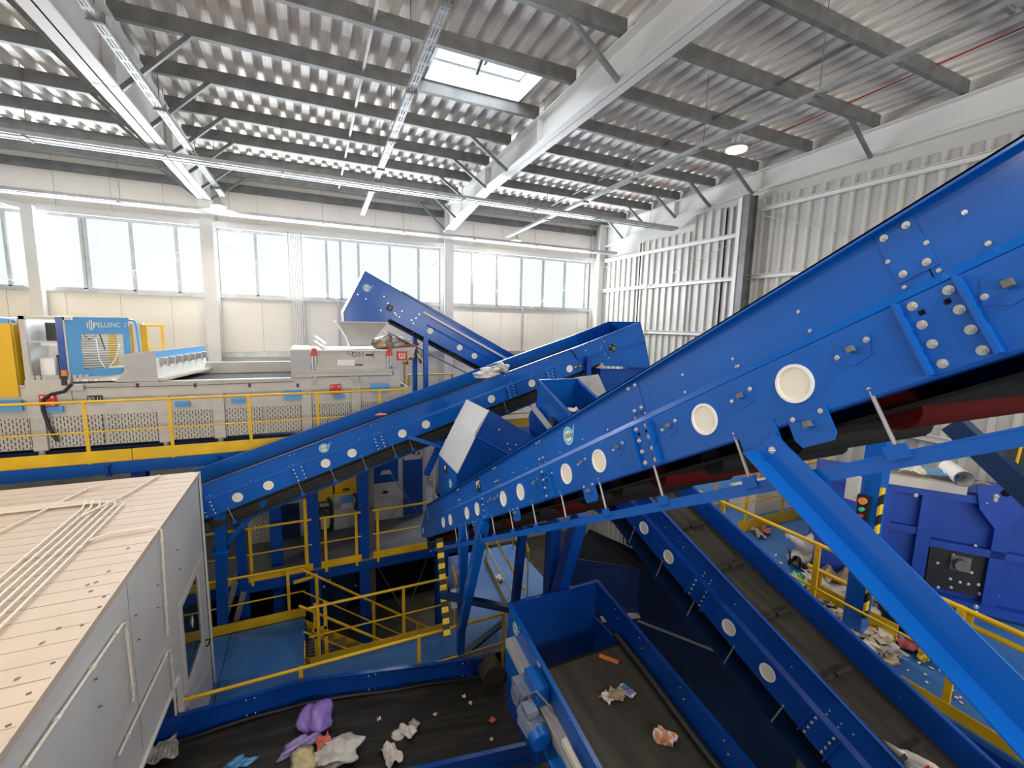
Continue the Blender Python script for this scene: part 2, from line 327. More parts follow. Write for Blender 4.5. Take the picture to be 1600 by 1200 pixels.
# right wall: trapezoid sheets in overlapping panels with stepped heads
g = M()
def trap(y0, y1, z0, z1, x=XW, pitch=0.29, dep=0.055):
    y = y0; prof = []
    while y < y1 - 0.01:
        for dy, dx in ((0, dep), (0.175, dep), (0.19, 0), (0.255, 0), (0.27, dep)): prof.append((min(y + dy, y1), x + dx))
        y += pitch
    prof.append((y1, x + dep)); n = len(prof); vs = [(px, py, z0) for py, px in prof] + [(px, py, z1) for py, px in prof]
    vs2 = [(v[0] + 0.006, v[1], v[2]) for v in vs]
    g.add(vs, [(i, i + 1, n + i + 1, n + i) for i in range(n - 1)]); g.add(vs2, [(i, n + i, n + i + 1, i + 1) for i in range(n - 1)])
    g.add([vs[n + i] for i in range(n)] + [vs2[n + i] for i in range(n)], [(i, i + 1, n + i + 1, n + i) for i in range(n - 1)])
trap(12.4, 15.0, FLOOR, 2.52); trap(10.05, 12.4, FLOOR, 2.8); trap(9.0, 10.05, FLOOR, 3.24); trap(-3.0, 9.0, FLOOR, 3.2)
g.box((XW + 0.07, -3.0, FLOOR), (XW + 0.15, 15.12, 4.62)); st(g.build('wall_right', SHEET))
for k, (z, ya, yb) in enumerate(((2.42, 8.25, 14.9), (1.31, -2, 14.95), (-0.16, -2, 14.95), (2.93, -2, 8.0), (-1.9, -2, 14.9))):
    g = M(); g.cbar((XW - 0.06, ya, z), (XW - 0.06, yb, z), 0.1, 0.11, 1); st(g.build('trim_%d' % (k + 4), RAFT))
g = M(); g.ibar((XW - 0.22, 8.12, FLOOR), (XW - 0.22, 8.12, 3.3), 0.2, 0.3, 0.02, (1, 0, 0)); st(g.build('wall_column_6', STEELD))
M_ = M(); M_.bar((XW - 0.38, 8.27, FLOOR), (XW - 0.38, 8.27, 3.25), 0.02, 0.1, (0, 1, 0)); st(M_.build('wall_column_7', RAFT))
rod((XW - 0.12, 7.9, 2.8), (XW - 0.12, 3.0, 0.9), 'thin bracing rod sloping down the right wall beside the steel column')
rod((XW - 0.12, 8.4, 2.3), (XW - 0.12, 11.7, 1.35), 'thin bracing rod on the right wall rising to the column from the left')
rod((XW - 0.12, 14.6, 2.35), (XW - 0.12, 11.9, 1.35), 'thin bracing rod on the right wall beside the hall corner')
rod((XW - 0.1, 11.85, FLOOR + 0.1), (XW - 0.1, 11.85, 2.4), 'slim white vertical bar down the ribbed right wall', 0.025, RAFT, 'wall_bar', 'bar', None)
# roof deck: trapezoid sheeting with ribs running to the window wall, open at the skylight
SKX0, SKX1, SKY0, SKY1 = 1.95, 3.72, 7.05, 8.12
g = M()
def deck(x0, x1, y0, y1, dep=0.075, pitch=PITCH):
    prof = []; x = x0
    while x < x1 - 0.01:
        for dx, dz in ((0, 0), (0.45 * PITCH, 0), (0.58 * PITCH, dep), (0.87 * PITCH, dep)): prof.append((min(x + dx, x1), dz))
        x += pitch
    prof.append((x1, 0)); n = len(prof)
    for off in (0.0, 0.008):
        vs = [(px, y0, zroof(y0) + PD + 0.004 + pz + off) for px, pz in prof] + [(px, y1, zroof(y1) + PD + 0.004 + pz + off) for px, pz in prof]
        g.add(vs, [(i, i + 1, n + i + 1, n + i) for i in range(n - 1)])
deck(-12, 10.6, -1.5, SKY0); deck(-12, 10.6, SKY1, 15.1); deck(-12, SKX0, SKY0, SKY1); deck(SKX1, 10.6, SKY0, SKY1)
st(g.build('ceiling', ROOFM))
# skylight with its curb and opener
sk = struct('window_4', (SKX0, SKY0, 4.3)); zc = zroof(7.6) + PD
g = M()
for a, b in (((SKX0 - 0.05, SKY0), (SKX0, SKY1)), ((SKX1, SKY0), (SKX1 + 0.05, SKY1)), ((SKX0, SKY0 - 0.05), (SKX1, SKY0)), ((SKX0, SKY1), (SKX1, SKY1 + 0.05))): g.box((a[0], a[1], zc - 0.05), (b[0], b[1], zc + 0.32))
g.build('skylight_curb', GALV, sk)
M().box((SKX0 - 0.05, SKY0 - 0.05, zc + 0.32), (SKX1 + 0.05, SKY1 + 0.05, zc + 0.36)).build('glazing', SKYL, sk)
g = M(); g.bar((2.75, SKY0, zc + 0.2), (2.8, SKY1 - 0.35, zc + 0.24), 0.05, 0.05); g.bar((2.86, SKY0, zc + 0.2), (2.9, SKY1 - 0.35, zc + 0.24), 0.04, 0.05); g.cyl((2.8, SKY1 - 0.5, zc + 0.22), (2.8, SKY1 - 0.25, zc + 0.1), 0.03); g.build('opener_arm', STEELD, sk)
# main beams
def mainbeam(xr, label, y0=-1.5, y1=14.6, low=None):
    t = thing('roof_beam', label, 'beam', (xr, y1, 3.2), 'main roof beams'); g = M()
    def prof(y): return zroof(y) - 0.02, low if low else (3.47 - 0.024 * (y - 5) if y < 11.2 else 3.32 - 0.125 * (y - 11.2))
    ys = [y0, 5, 8, 11.2, y1]
    for a, b in zip(ys[:-1], ys[1:]):
        (ta, ba), (tb, bb) = prof(a), prof(b)
        for lo0, hi0, lo1, hi1, w in ((ta - 0.022, ta, tb - 0.022, tb, 0.15), (ba, ba + 0.025, bb, bb + 0.025, 0.15), (ba, ta, bb, tb, 0.01)):
            g.hexa([(xr - w, a, lo0), (xr + w, a, lo0), (xr + w, b, lo1), (xr - w, b, lo1), (xr - w, a, hi0), (xr + w, a, hi0), (xr + w, b, hi1), (xr - w, b, hi1)])
    g.build('beam_body', RAFT, t)
    for y in (8.1, 10.9):
        g = M(); ta, ba = prof(y); g.box((xr - 0.13, y - 0.008, ba), (xr + 0.13, y + 0.008, ta)); g.build('stiffener_plate', RAFT, t)
    return t
mainbeam(-2.35, 'pale main roof beam on the left, running down to the window wall', low=3.02); mainbeam(4.25, 'pale main roof beam in the middle, just right of the skylight'); mainbeam(10.42, 'pale main roof beam along the top of the ribbed right wall')
# purlins
PY = [0.4, 1.7, 3.0, 4.3, 5.6, 6.9, 8.2, 9.5, 10.8, 12.05, 13.3, 14.45]
ordn = ['nearest the window wall'] + ['%s from the window wall' % s for s in ('second', 'third', 'fourth', 'fifth', 'sixth', 'seventh', 'eighth', 'ninth', 'tenth', 'eleventh', 'twelfth')]
bays = [(-9.0, -2.42, 'left'), (-2.28, 4.18, 'middle'), (4.32, 10.36, 'right')]
for xa, xb, bn in bays:
    for i, y in enumerate(PY):
        if bn == 'left' and y < 3.5: continue
        z = zroof(y) + PD / 2; g = M()
        g.cbar((xa, y, z), (xb, y, z), 0.085, PD, 1, 0.012)
        o = g.build('roof_purlin', STEELD, None, (xa, y, z)); tag(o, 'dark grey roof purlin over the %s bay, %s' % (bn, ordn[len(PY) - 1 - i]), 'purlin', 'roof purlins')
# tie bars between purlins at mid bay, knee braces at the beams
for xm, bn, m in ((0.95, 'middle', RAFT), (7.3, 'right', STEELD)):
    for i in range(3, len(PY) - 1):
        y0, y1 = PY[i] + 0.05, PY[i + 1] - 0.05; g = M(); g.bar((xm, y0, zroof(y0) + 0.07), (xm, y1, zroof(y1) + 0.07), 0.04, 0.04)
        tag(g.build('tie_bar', m, None, (xm, y0, zroof(y0))), 'short tie bar between purlins in the %s bay, gap %s' % (bn, ordn[len(PY) - 2 - i]), 'bar', 'tie bars between purlins')
for xr, sgns, bn, ys in ((-2.35, (1, -1), 'left', PY[6:]), (4.25, (-1,), 'middle', [PY[4]] + PY[7:]), (10.42, (-1,), 'rightmost', [PY[4]] + PY[6:11])):
    for y in ys:
        for sg in sgns:
            zb = 3.04 if bn == 'left' else 3.44 - 0.024 * (y - 5) if y < 11.2 else 3.32 - 0.125 * (y - 11.2) + 0.02
            a, b = V(xr + sg * 0.14, y, zb), V(xr + sg * 0.98, y, zroof(y) + 0.02); g = M(); g.bar(a, b, 0.06, 0.06)
            k = len(PY) - 1 - PY.index(y)
            tag(g.build('knee_brace', STEELD, None, a), 'dark knee brace %s of the %s main beam, %s' % ('right' if sg > 0 else 'left', bn, ordn[k]), 'brace', 'knee braces')
for p0, p1, lab in (((9.25, 14.0, 4.2), (9.25, 0.5, 4.45), 'thin red pipe under the roof deck beside the right wall'),):
    g = M(); g.cyl((p0[0], p0[1], zroof(p0[1]) + PD - 0.03), (p1[0], p1[1], zroof(p1[1]) + PD - 0.03), 0.012, 8); tag(g.build('red_pipe', RPIPE, None, p0), lab, 'pipe')
for k, (xa, xb, y, lab) in enumerate(((-2.2, 4.1, 5.55, 'thin red pipe on top of the middle bay purlin above the skylight'), (4.4, 10.2, 6.85, 'thin red pipe on top of a purlin in the right bay'))):
    g = M(); g.cyl((xa, y + 0.08, zroof(y) + PD - 0.02), (xb, y + 0.08, zroof(y) + PD - 0.02), 0.014, 8); tag(g.build('red_pipe', RPIPE, None, (xa, y, 4)), lab, 'pipe')
# cable trays
def perf(name='galvanised tray holes'):
    m = slotted('perforated tray', (0.50, 0.50, 0.49), (0.06, 0.06, 0.06), 0.03, 0.06, 0.028); return m
TRAY = GALV
def tray(label, a, b, w=0.11, h=0.06, hang=(), ztop=None, m=None):
    a, b = V(a), V(b); t = thing('cable_tray', label, 'cable tray', a, 'overhead cable trays'); d = (b - a).normalized(); x = d.cross(V(0, 0, 1)).normalized(); u = x.cross(d)
    g = M(); L = (b - a).length; n = max(2, int(L / 0.24))
    for k in (-1, 1): g.bar(a + x * k * w / 2, b + x * k * w / 2, 0.006, h, u)
    for e in (-0.32, 0, 0.32): g.bar(a + x * e * w - u * h / 2, b + x * e * w - u * h / 2, w * 0.2, 0.006, u)
    for i in range(n + 1):
        p = a + d * (L * i / n); g.obox(p - u * h / 2, d * 0.06, x * w, u * 0.007)
    g.build('tray_channel', GALV, t)
    for s in hang:
        p = a + d * (L * s); g = M(); g.cyl(p + V(0, 0, 0.02), V(p.x, p.y, zroof(p.y) + 0.3), 0.006, 6); g.build('hanger_rod', STEELD, t)
        g = M(); g.obox(p - u * h * 0.7, d * 0.04, x * (w + 0.05), u * 0.025); g.obox(p + x * (w / 2 + 0.02), d * 0.04, x * 0.01, u * 0.12); g.build('tray_bracket', STEELD, t)
    return t
tray('perforated cable tray below the left main beam, running to the window wall', (-2.0, 5.0, 3.2), (-1.8, 13.3, 2.95), hang=(0.2, 0.45, 0.7, 0.92))
tray('perforated cable tray running beside the skylight to the window wall', (1.35, 3.0, 3.25), (1.5, 13.6, 2.95), hang=(0.17, 0.34, 0.5, 0.64, 0.78))
tray('perforated cable tray crossing the right bay above the lit lamp', (6.3, 0.6, 3.2), (6.2, 14.2, 2.9), hang=(0.13, 0.26, 0.4, 0.53, 0.66, 0.8))
def xtrunk(label, a, b, m=RAFT, lit=True):
    a, b = V(a), V(b); t = thing('lighting_trunking', label, 'trunking', a, 'trunking runs along the window wall'); x = V(0, 1, 0)
    g = M(); g.bar(a, b, 0.1, 0.05); g.bar(a + V(0, 0.13, 0.0), b + V(0, 0.13, 0.0), 0.04, 0.06); g.bar(a + V(0, -0.13, 0.02), b + V(0, -0.13, 0.02), 0.03, 0.07); g.build('trunking_body', m, t)
    n = int((b - a).length / 1.9)
    for i in range(n):
        p = a.lerp(b, (i + 0.5) / n); g = M(); g.cyl(p, V(p.x, p.y, zroof(p.y) + 0.3), 0.005, 6); g.build('hanger_rod', STEELD, t)
        g = M(); g.obox(p - V(0, 0, 0.03), (0.03, 0, 0), (0, 0.34, 0), (0, 0, 0.025)); g.build('trunking_clip', STEELD, t)
    return t
xtrunk('upper pale trunking run crossing the hall below the roof beams', (-9, 10.7, 2.93), (10.2, 10.7, 2.93), GALV)
xtrunk('lower pale trunking run crossing the hall just above the windows', (-9, 13.2, 2.5), (9.9, 13.2, 2.5), GALV)
# high-bay lamps
def lamp(loc, label, ztop):
    x, y, z = loc; t = thing('high_bay_lamp', label, 'lamp', loc, 'round high-bay lamps')
    g = M(); g.cyl((x, y, z + 0.03), (x, y, z + 0.09), 0.17, 20, 0.13); g.cyl((x, y, z + 0.09), (x, y, z + 0.2), 0.075, 14); g.build('lamp_housing', GALV, t)
    g = M(); g.cyl((x, y, z), (x, y, z + 0.03), 0.155, 20); g.build('lamp_lens', BULB, t)
    g = M(); g.path([(x, y, z + 0.2), (x + 0.01, y, z + 0.26), (x - 0.01, y, z + 0.32), (x, y, ztop)], 0.008, 6); g.build('lamp_hook', STEELD, t)
    l = bpy.data.lights.new('lamp_glow', 'AREA'); l.shape = 'DISK'; l.size = 0.3; l.energy = LAMP_W; l.color = (1.0, 0.86, 0.66)
    o = bpy.data.objects.new('lamp_glow', l); C.objects.link(o); o.location = (x, y, z - 0.02)
lamp((6.25, 5.35, 2.78), 'lit high-bay lamp hanging under the tray on the right, the largest', 3.2)
lamp((-1.85, 13.0, 2.58), 'lit high-bay lamp at the end of the tray on the left beam', 2.95)
lamp((6.2, 13.5, 2.62), 'small lit high-bay lamp near the hall corner above the right window band', 2.9)
for i, (x, y) in enumerate(((-1.95, 3.5), (1.4, -0.5), (6.3, -1.0), (-5.5, 8.5), (-5.5, 3.0))):
    lamp((x, y, 2.75), 'high-bay lamp outside the view, over the %s' % ('cabin', 'viewpoint', 'right end of the large conveyor', 'sorting line', 'left bay')[i], 3.4)
# cable riser down the window wall and pipes
xr_ = ony(462, 420, 14.8).x
t = thing('cable_riser', 'white bundle of cables running down the wall between the windows', 'cable riser', (xr_, 14.8, -0.9))
g = M()
for k in range(6): g.cyl((xr_ - 0.11 + 0.045 * k, 14.84, -0.9), (xr_ - 0.11 + 0.045 * k, 14.84, 2.45), 0.018, 6)
g.build('cable_bundle', WHITE, t); g = M(); g.bar((xr_ - 0.17, 14.85, -0.9), (xr_ - 0.17, 14.85, 2.5), 0.03, 0.05, (0, 1, 0)); g.bar((xr_ + 0.17, 14.85, -0.9), (xr_ + 0.17, 14.85, 2.5), 0.03, 0.05, (0, 1, 0)); g.build('riser_ladder', GALV, t)
for px, lab in ((532, 'thin grey downpipe on the wall left of the blue chute head'), (815, 'thin grey downpipe on the wall below the right window band')):
    xx = ony(px, 560, 14.85).x; g = M(); g.cyl((xx, 14.88, -2.0), (xx, 14.88, 0.6), 0.03, 8); tag(g.build('wall_pipe', GALV, None, (xx, 14.88, -2)), lab, 'pipe')
# ================================================================= CONVEYORS
H1, H2 = 0.30, 0.26
class Conv:
    def __init__(s, O, d, w, W): s.O, s.d, s.w, s.W = V(O), V(d).normalized(), V(w).normalized(), W; s.n = s.w.cross(s.d); s.n = (s.n if s.n.z > 0 else -s.n).normalized()
    def P(s, l, a, b): return s.O + s.d * l + s.w * a + s.n * b
    def sb(s, p, a=0.0):
        q = V(p) - s.O; return q.dot(s.d), q.dot(s.n)
def seg(g, cv, s0, s1, p, q, t=0.007):
    """plank between two (across, up) profile points over s0..s1"""
    dv = V(q[0] - p[0], q[1] - p[1], 0); L = dv.length; e = V(-dv.y, dv.x, 0) / L * t
    A = [(p[0], p[1]), (q[0], q[1]), (q[0] + e.x, q[1] + e.y), (p[0] + e.x, p[1] + e.y)]
    g.hexa([cv.P(s0, a, b) for a, b in A] + [cv.P(s1, a, b) for a, b in A])
def plates(cv, t, s0, s1, far=False, skirt=True, h1=H1, h2=H2, mf=BLUE, ms=BLUE, sk0=None, sk1=None):
    o = cv.W if far else 0.0; k = -1 if far else 1                # inward = +k
    f = M()
    for p, q in (((0.06, 0), (0, 0)), ((0, 0), (0, h1 - 0.03)), ((0, h1 - 0.03), (0.035, h1 + 0.008))): seg(f, cv, s0, s1, (o + k * p[0], p[1]), (o + k * q[0], q[1]))
    f.build('side_frame', mf, t)
    if skirt:
        g = M(); a0, a1 = (s0 if sk0 is None else sk0), (s1 if sk1 is None else sk1)
        for p, q in (((0.035, h1), (0.035, h1 + h2)), ((0.035, h1 + h2), (-0.005, h1 + h2)), ((-0.005, h1 + h2), (-0.005, h1 + h2 - 0.016))): seg(g, cv, a0, a1, (o + k * p[0], p[1]), (o + k * q[0], q[1]))
        g.build('side_skirt', ms, t)
def belt(cv, t, s0, s1, m=RUB, top=H1 - 0.03, ret=-0.07, inset=0.05, cleat=None, drum=True):
    g = M(); seg(g, cv, s0, s1, (inset, top), (cv.W - inset, top), 0.014); b = g.build('belt', m, t)
    g = M(); seg(g, cv, s0, s1, (inset, ret), (cv.W - inset, ret), 0.014); g.build('return_belt', RUBK, t)
    if drum:
        for s in (s0, s1):
            g = M(); g.cyl(cv.P(s, inset, (top + ret) / 2), cv.P(s, cv.W - inset, (top + ret) / 2), (top - ret) / 2 + 0.012, 18); g.build('drum', RUB, t)
    if cleat:
        s = s0 + 0.4; 
        while s < s1 - 0.2:
            for a, b2 in ((0.22, 0.49), (0.53, 0.80)):
                g = M(); g.obox(cv.P(s, cv.W * (a + b2) / 2, top + 0.035), cv.d * 0.03, cv.w * cv.W * (b2 - a), cv.n * 0.05); g.build('belt_cleat', RUB, b)
            s += cleat
    return b
def cap(cv, t, s, b, r, a=0.0, m=CREAM, name='port_cover', out=-1):
    g = M(); c = cv.P(s, a, b); g.cyl(c, c + cv.w * out * 0.008, r, 28); o = g.build(name, m, t)
    g = M(); g.ring(c + cv.w * out * 0.008, cv.d, cv.n, r * 0.84, r, 0.006 * (1 if cv.d.cross(cv.n).dot(cv.w * out) > 0 else -1), 28); g.build('cover_rim', WHITE, o)
def rods(cv, t, ss, b1, a=0.0, m=CHROME, chord=True, mc=None, s0=None, s1=None, b0=0.02):
    for s in ss:
        g = M(); g.cyl(cv.P(s, a, b0), cv.P(s, a, b1 - 0.02), 0.008, 8); g.build('hanger_rod', m, t)
        g = M(); g.obox(cv.P(s, a - 0.008, b1), cv.d * 0.075, cv.w * 0.012, cv.n * 0.05); g.build('rod_bracket', BLUE if chord else NAVY, t)
        bolt(t, cv.P(s, a, b0 + 0.006), cv.n, 0.011, 'rod_nut')
    if chord:
        g = M(); g.obox(cv.P((s0 + s1) / 2, a + 0.03, b1 - 0.005), cv.d * (s1 - s0), cv.w * 0.07, cv.n * 0.008); g.obox(cv.P((s0 + s1) / 2, a + 0.0, b1 - 0.032), cv.d * (s1 - s0), cv.w * 0.008, cv.n * 0.05); g.build('lower_chord', mc or BLUE, t)
# ---------------------------------------------------------------- the large conveyor on the right
XA = 1.86; TH = math.atan(0.55)
AY0, AY1 = 8.0, -1.3
cvA = Conv((XA, AY0, 0.26 - 0.549 * AY0), (0, -math.cos(TH), math.sin(TH)), (1, 0, 0), 1.30)
LA = (AY0 - AY1) / math.cos(TH)
A = thing('belt_conveyor', 'largest blue belt conveyor, rising across the right half to the upper right corner', 'conveyor', (XA, AY0, -4.1), 'blue belt conveyors')
sA = lambda px, py: cvA.sb(onx(px, py, XA - 0.005))
tail = 0.55
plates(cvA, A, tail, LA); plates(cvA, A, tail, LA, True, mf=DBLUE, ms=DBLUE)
belt(cvA, A, 0.25, LA, RUBY)
# tapered tail end
g = M(); g.plate([cvA.P(tail, 0.03, H1 + H2), cvA.P(tail, 0.0, 0), cvA.P(0.0, 0.0, 0.02), cvA.P(0.0, 0.0, 0.24), cvA.P(0.12, 0.03, 0.33)], 0.008, (-1, 0, 0)); g.build('tail_plate', BLUE, A)
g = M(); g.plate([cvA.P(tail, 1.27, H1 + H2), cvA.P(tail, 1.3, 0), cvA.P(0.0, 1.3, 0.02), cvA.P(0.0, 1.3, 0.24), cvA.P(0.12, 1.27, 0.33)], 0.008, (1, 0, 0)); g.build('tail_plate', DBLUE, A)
g = M(); g.obox(cvA.P(0.0, 0.65, 0.13), cvA.d * 0.01, cvA.w * 1.3, cvA.n * 0.22); g.build('end_plate', DBLUE, A)
for px, py in ((1244, 604), (1102, 657), (937, 721), (886, 742), (814, 770), (787, 780), (746, 795), (730, 802), (704, 812), (693, 816)):
    s, b = sA(px, py); cap(cvA, A, s, 0.145, 0.082)
def splice(px, py, w=0.17, big=True):
    s, b = sA(px, py); g = M(); g.obox(cvA.P(s, -0.006, 0.135), cvA.d * w, cvA.w * 0.008, cvA.n * 0.262)
    o = g.build('splice_plate', BLUE, A)
    for k in (-1, 1):
        g = M(); g.obox(cvA.P(s + k * w / 2, -0.02, 0.135), cvA.d * 0.014, cvA.w * 0.036, cvA.n * 0.262); g.build('stiffener_fin', NAVY if False else BLUE, o)
        for j in range(4): bolt(o, cvA.P(s + k * (w / 2 - 0.035), -0.01, 0.03 + 0.07 * j), -cvA.w, 0.0125)
    for k in (-1, 1):
        g = M(); g.obox(cvA.P(s + k * 0.035, -0.0105, 0.208), cvA.d * 0.017, cvA.w * 0.002, cvA.n * 0.017); g.build('square_hole', DARK, o)
for px, py in ((1478, 510), (1008, 686), (854, 750), (757, 787)): splice(px, py)
for px, py in ((1330, 540), (1157, 612), (1045, 660), (966, 694), (909, 717), (858, 738), (836, 747), (775, 776), (1580, 445), (765, 782)):
    s, b = sA(px, py); g = M(); u, n = cvA.d, cvA.n; c = cvA.P(s, -0.004, 0.185)
    g.plate([c + u * x + n * y for x, y in ((-0.075, -0.03), (-0.02, -0.06), (0.05, -0.045), (0.075, 0.03), (0.02, 0.055), (-0.05, 0.045))], 0.006, -cvA.w)
    o = g.build('bearing_cover', BLUE, A); bolt(o, c - cvA.w * 0.006 - u * 0.06 - n * 0.008, -cvA.w, 0.008); bolt(o, c - cvA.w * 0.006 + u * 0.055 + n * 0.012, -cvA.w, 0.009)
    g = M(); g.obox(c - cvA.w * 0.015, u * 0.022, cvA.w * 0.025, n * 0.022); g.build('shaft_end', KRAFT if False else STEELD, o)
def skplate(px, py, w=0.12):
    s, b = sA(px, py); g = M(); c = cvA.P(s, 0.028, H1 + 0.14); g.obox(c, cvA.d * w, cvA.w * 0.008, cvA.n * 0.2); o = g.build('skirt_joint_plate', BLUE, A)
    for x, y in ((-0.035, 0.075), (0.035, 0.075), (-0.035, -0.075), (0.035, -0.075)): bolt(o, c - cvA.w * 0.005 + cvA.d * x + cvA.n * y, -cvA.w, 0.0105)
    for x in (-0.05, 0.05): bolt(o, cvA.P(s + x, 0.03, H1 + 0.022), -cvA.w, 0.008)
    g = M(); g.obox(cvA.P(s + 0.03, 0.0295, H1 + 0.03), cvA.d * 0.004, cvA.w * 0.004, cvA.n * 0.07); g.build('joint_gap', DARK, o)
for px, py in ((1408, 392), (988, 628), (842, 720), (773, 757), (715, 785)): skplate(px, py)
for px, py in ((1138, 561), (1259, 519), (1147, 574), (1240, 487), (1060, 586), (1064, 613), (944, 672), (905, 687), (1550, 400), (1380, 408), (1500, 330), (870, 708), (818, 733), (798, 739), (1440, 378), (1150, 590)):
    s, b = sA(px, py); bolt(A, cvA.P(s, 0.03, max(b, H1 + 0.03)), -cvA.w, 0.009)
logo(A, cvA.P(sA(884, 686)[0], 0.026, H1 + 0.13), cvA.d, cvA.n, 0.075)
s, b = sA(745, 768); g = M(); g.obox(cvA.P(s, 0.03, H1 + 0.13), cvA.d * 0.16, cvA.w * 0.006, cvA.n * 0.17); o = g.build('number_sign', BLACK, A)
text('sign_lettering', 'PT', cvA.P(s - 0.0, 0.026, H1 + 0.13), cvA.d, cvA.n, 0.13, WHITE, o)
s, b = sA(672, 824); logo(A, cvA.P(0.16, -0.01, 0.14), cvA.d, cvA.n, 0.055)
rodpx = ((1365, 625), (1150, 690), (1021, 728), (936, 754), (876, 772), (831, 786), (796, 797), (768, 807), (747, 814), (727, 821), (711, 826))
rods(cvA, A, [sA(*p)[0] for p in rodpx], -0.205, 0.0, s0=0.8, s1=LA)
for px, py in ((1270, 668), (923, 768), (808, 804), (744, 826)):
    s, b = sA(px, py); g = M(); c = cvA.P(s, -0.008, -0.03); g.plate([c + cvA.d * x + cvA.n * y for x, y in ((-0.085, 0.05), (-0.085, -0.05), (-0.065, -0.085), (0.065, -0.085), (0.085, -0.06), (0.085, 0.05))], 0.008, -cvA.w); o = g.build('roller_bracket', BLUE, A)
    g = M(); g.obox(c - cvA.w * 0.02, cvA.d * 0.024, cvA.w * 0.03, cvA.n * 0.024); g.build('shaft_end', STEELD, o)
    for x in (-0.06, 0.06): bolt(o, c + cvA.d * x + cvA.n * 0.035 - cvA.w * 0.008, -cvA.w, 0.009)
# rollers and closing tray under the belt
for i in range(22):
    s = 0.9 + i * 0.45; g = M(); g.cyl(cvA.P(s, 0.1, -0.06), cvA.P(s, 1.2, -0.06), 0.075, 14); g.build('return_roller', REDD if i % 3 == 1 else RUBK, A)
for s, sl in ((sA(722, 825)[0], 0.0), (sA(905, 785)[0], 0.0)):
    pass
# support legs of the large conveyor
def leg(p, q, w, lab, m=BLUE, h=None, name='support_column', group='conveyor support legs', cat='support leg'):
    g = M(); g.bar(p, q, w, h or w, (1, 0, 0)); o = g.build('leg_bar', m); t = thing(name, lab, cat, q, group); o.parent = t
    for v in o.data.vertices: v.co -= t.location
    return t
p0 = cvA.P(sA(722, 822)[0], 0.02, 0); pf = ony(719, 1018, 6.5)
leg(p0, pf, 0.12, 'upright blue leg at the low end of the largest conveyor, beside the striped guard bar', BLUE)
p1 = cvA.P(sA(757, 833)[0], 0.02, 0); leg(p1, p0.lerp(pf, 0.8), 0.12, 'slanted blue leg joining the upright leg at the low end of the largest conveyor', BLUE)
leg((3.1, 6.2, -3.3), (3.1, 6.6, -6.08), 0.12, 'blue leg at the back of the largest conveyor, behind its low end', DBLUE)
XF = XA + 1.29; p2 = onx(866, 815, XF); q2 = onx(860, 912, XF); leg(p2, (XF, q2.y, q2.z - 0.6), 0.17, 'upright dark blue post behind the back wall of the open chute box', DBLUE)
p3 = onx(908, 800, XF); q3 = onx(872, 908, XF); leg(p3, (XF, q3.y + 0.05, q3.z - 0.4), 0.17, 'slanted dark blue post behind the back wall of the open chute box', DBLUE)
g = M(); sh = sA(690, 838)[0]; a = cvA.P(sh, -0.03, 0.0); g.bar((XA - 0.03, 6.7, -3.5), (XA - 0.1, 6.0, -4.75), 0.05, 0.1, (1, 0, 0)); tag(g.build('hazard_bar', HAZ, None, (XA, 6.7, -3.5)), 'yellow and black striped guard bar leaning under the low end of the largest conveyor', 'guard bar')
g = M(); g.bar((1.7, 6.1, -4.1), (3.2, 5.0, -4.2), 0.09, 0.09); g.build; o = g.build('cross_brace', NAVY, None, (1.7, 6.1, -4.1)); tag(o, 'dark blue cross brace between the legs of the largest conveyor', 'brace')
# big strut at the right
pa = onx(1195, 690, XA - 0.025); pb = V(XA - 0.025, 0.05, -1.30)
st_ = thing('support_strut', 'big blue angle strut slanting down to the lower right corner under the largest conveyor', 'strut', pa)
d = (pb - pa).normalized(); nn = V(1, 0, 0).cross(d).normalized(); nn = nn if nn.z > 0 else -nn
g = M(); g.obox((pa + pb) / 2, d * (pb - pa).length, V(0.008, 0, 0), nn * 0.125); g.build('strut_web', BLUE, st_)
g = M(); g.obox((pa + pb) / 2 - nn * 0.06 + V(-0.045, 0, 0), d * (pb - pa).length, V(0.09, 0, 0), nn * 0.008); g.build('strut_flange', BLUE, st_)
bolt(st_, pa + d * 0.05 + V(-0.006, 0, 0), (-1, 0, 0), 0.013)
g = M(); s, b = sA(1180, 683); g.obox(cvA.P(s + 0.02, -0.008, -0.02), cvA.d * 0.2, cvA.w * 0.01, cvA.n * 0.12); g.build('mounting_plate', BLUE, st_)
# ---------------------------------------------------------------- conveyor B rising to the right across the middle (PT 12)
YB = 8.4; sl = 0.318; cB = math.atan(sl)
bx0 = -1.95; zB = lambda x: -3.232 + sl * x + 0.34 * 0    # bottom edge height of the near plate
zb0 = ony(350, 800, YB); zB = lambda x: zb0.z + sl * (x - zb0.x) + 0.01
cvB = Conv((bx0, YB, zB(bx0)), (math.cos(cB), 0, math.sin(cB)), (0, 1, 0), 1.24)
LB = (7.45 - bx0) / math.cos(cB)
B = thing('belt_conveyor', 'blue belt conveyor PT 12, rising from the white cabin to the centre', 'conveyor', (bx0, YB, zB(bx0)), 'blue belt conveyors')
sB = lambda px, py: cvB.sb(ony(px, py, YB))
LBf = LB - 1.55
plates(cvB, B, 0, LBf + 0.35, ms=BLUE); plates(cvB, B, 0, LBf + 0.35, True)
belt(cvB, B, 0.1, LBf, RUBX, top=H1 + 0.0)
for px, py in ((371, 776), (419, 757), (508, 722), (549, 705), (627, 673), (664, 659), (766, 618), (829, 593), (888, 570)):
    s, b = sB(px, py); cap(cvB, B, s, 0.145, 0.08)
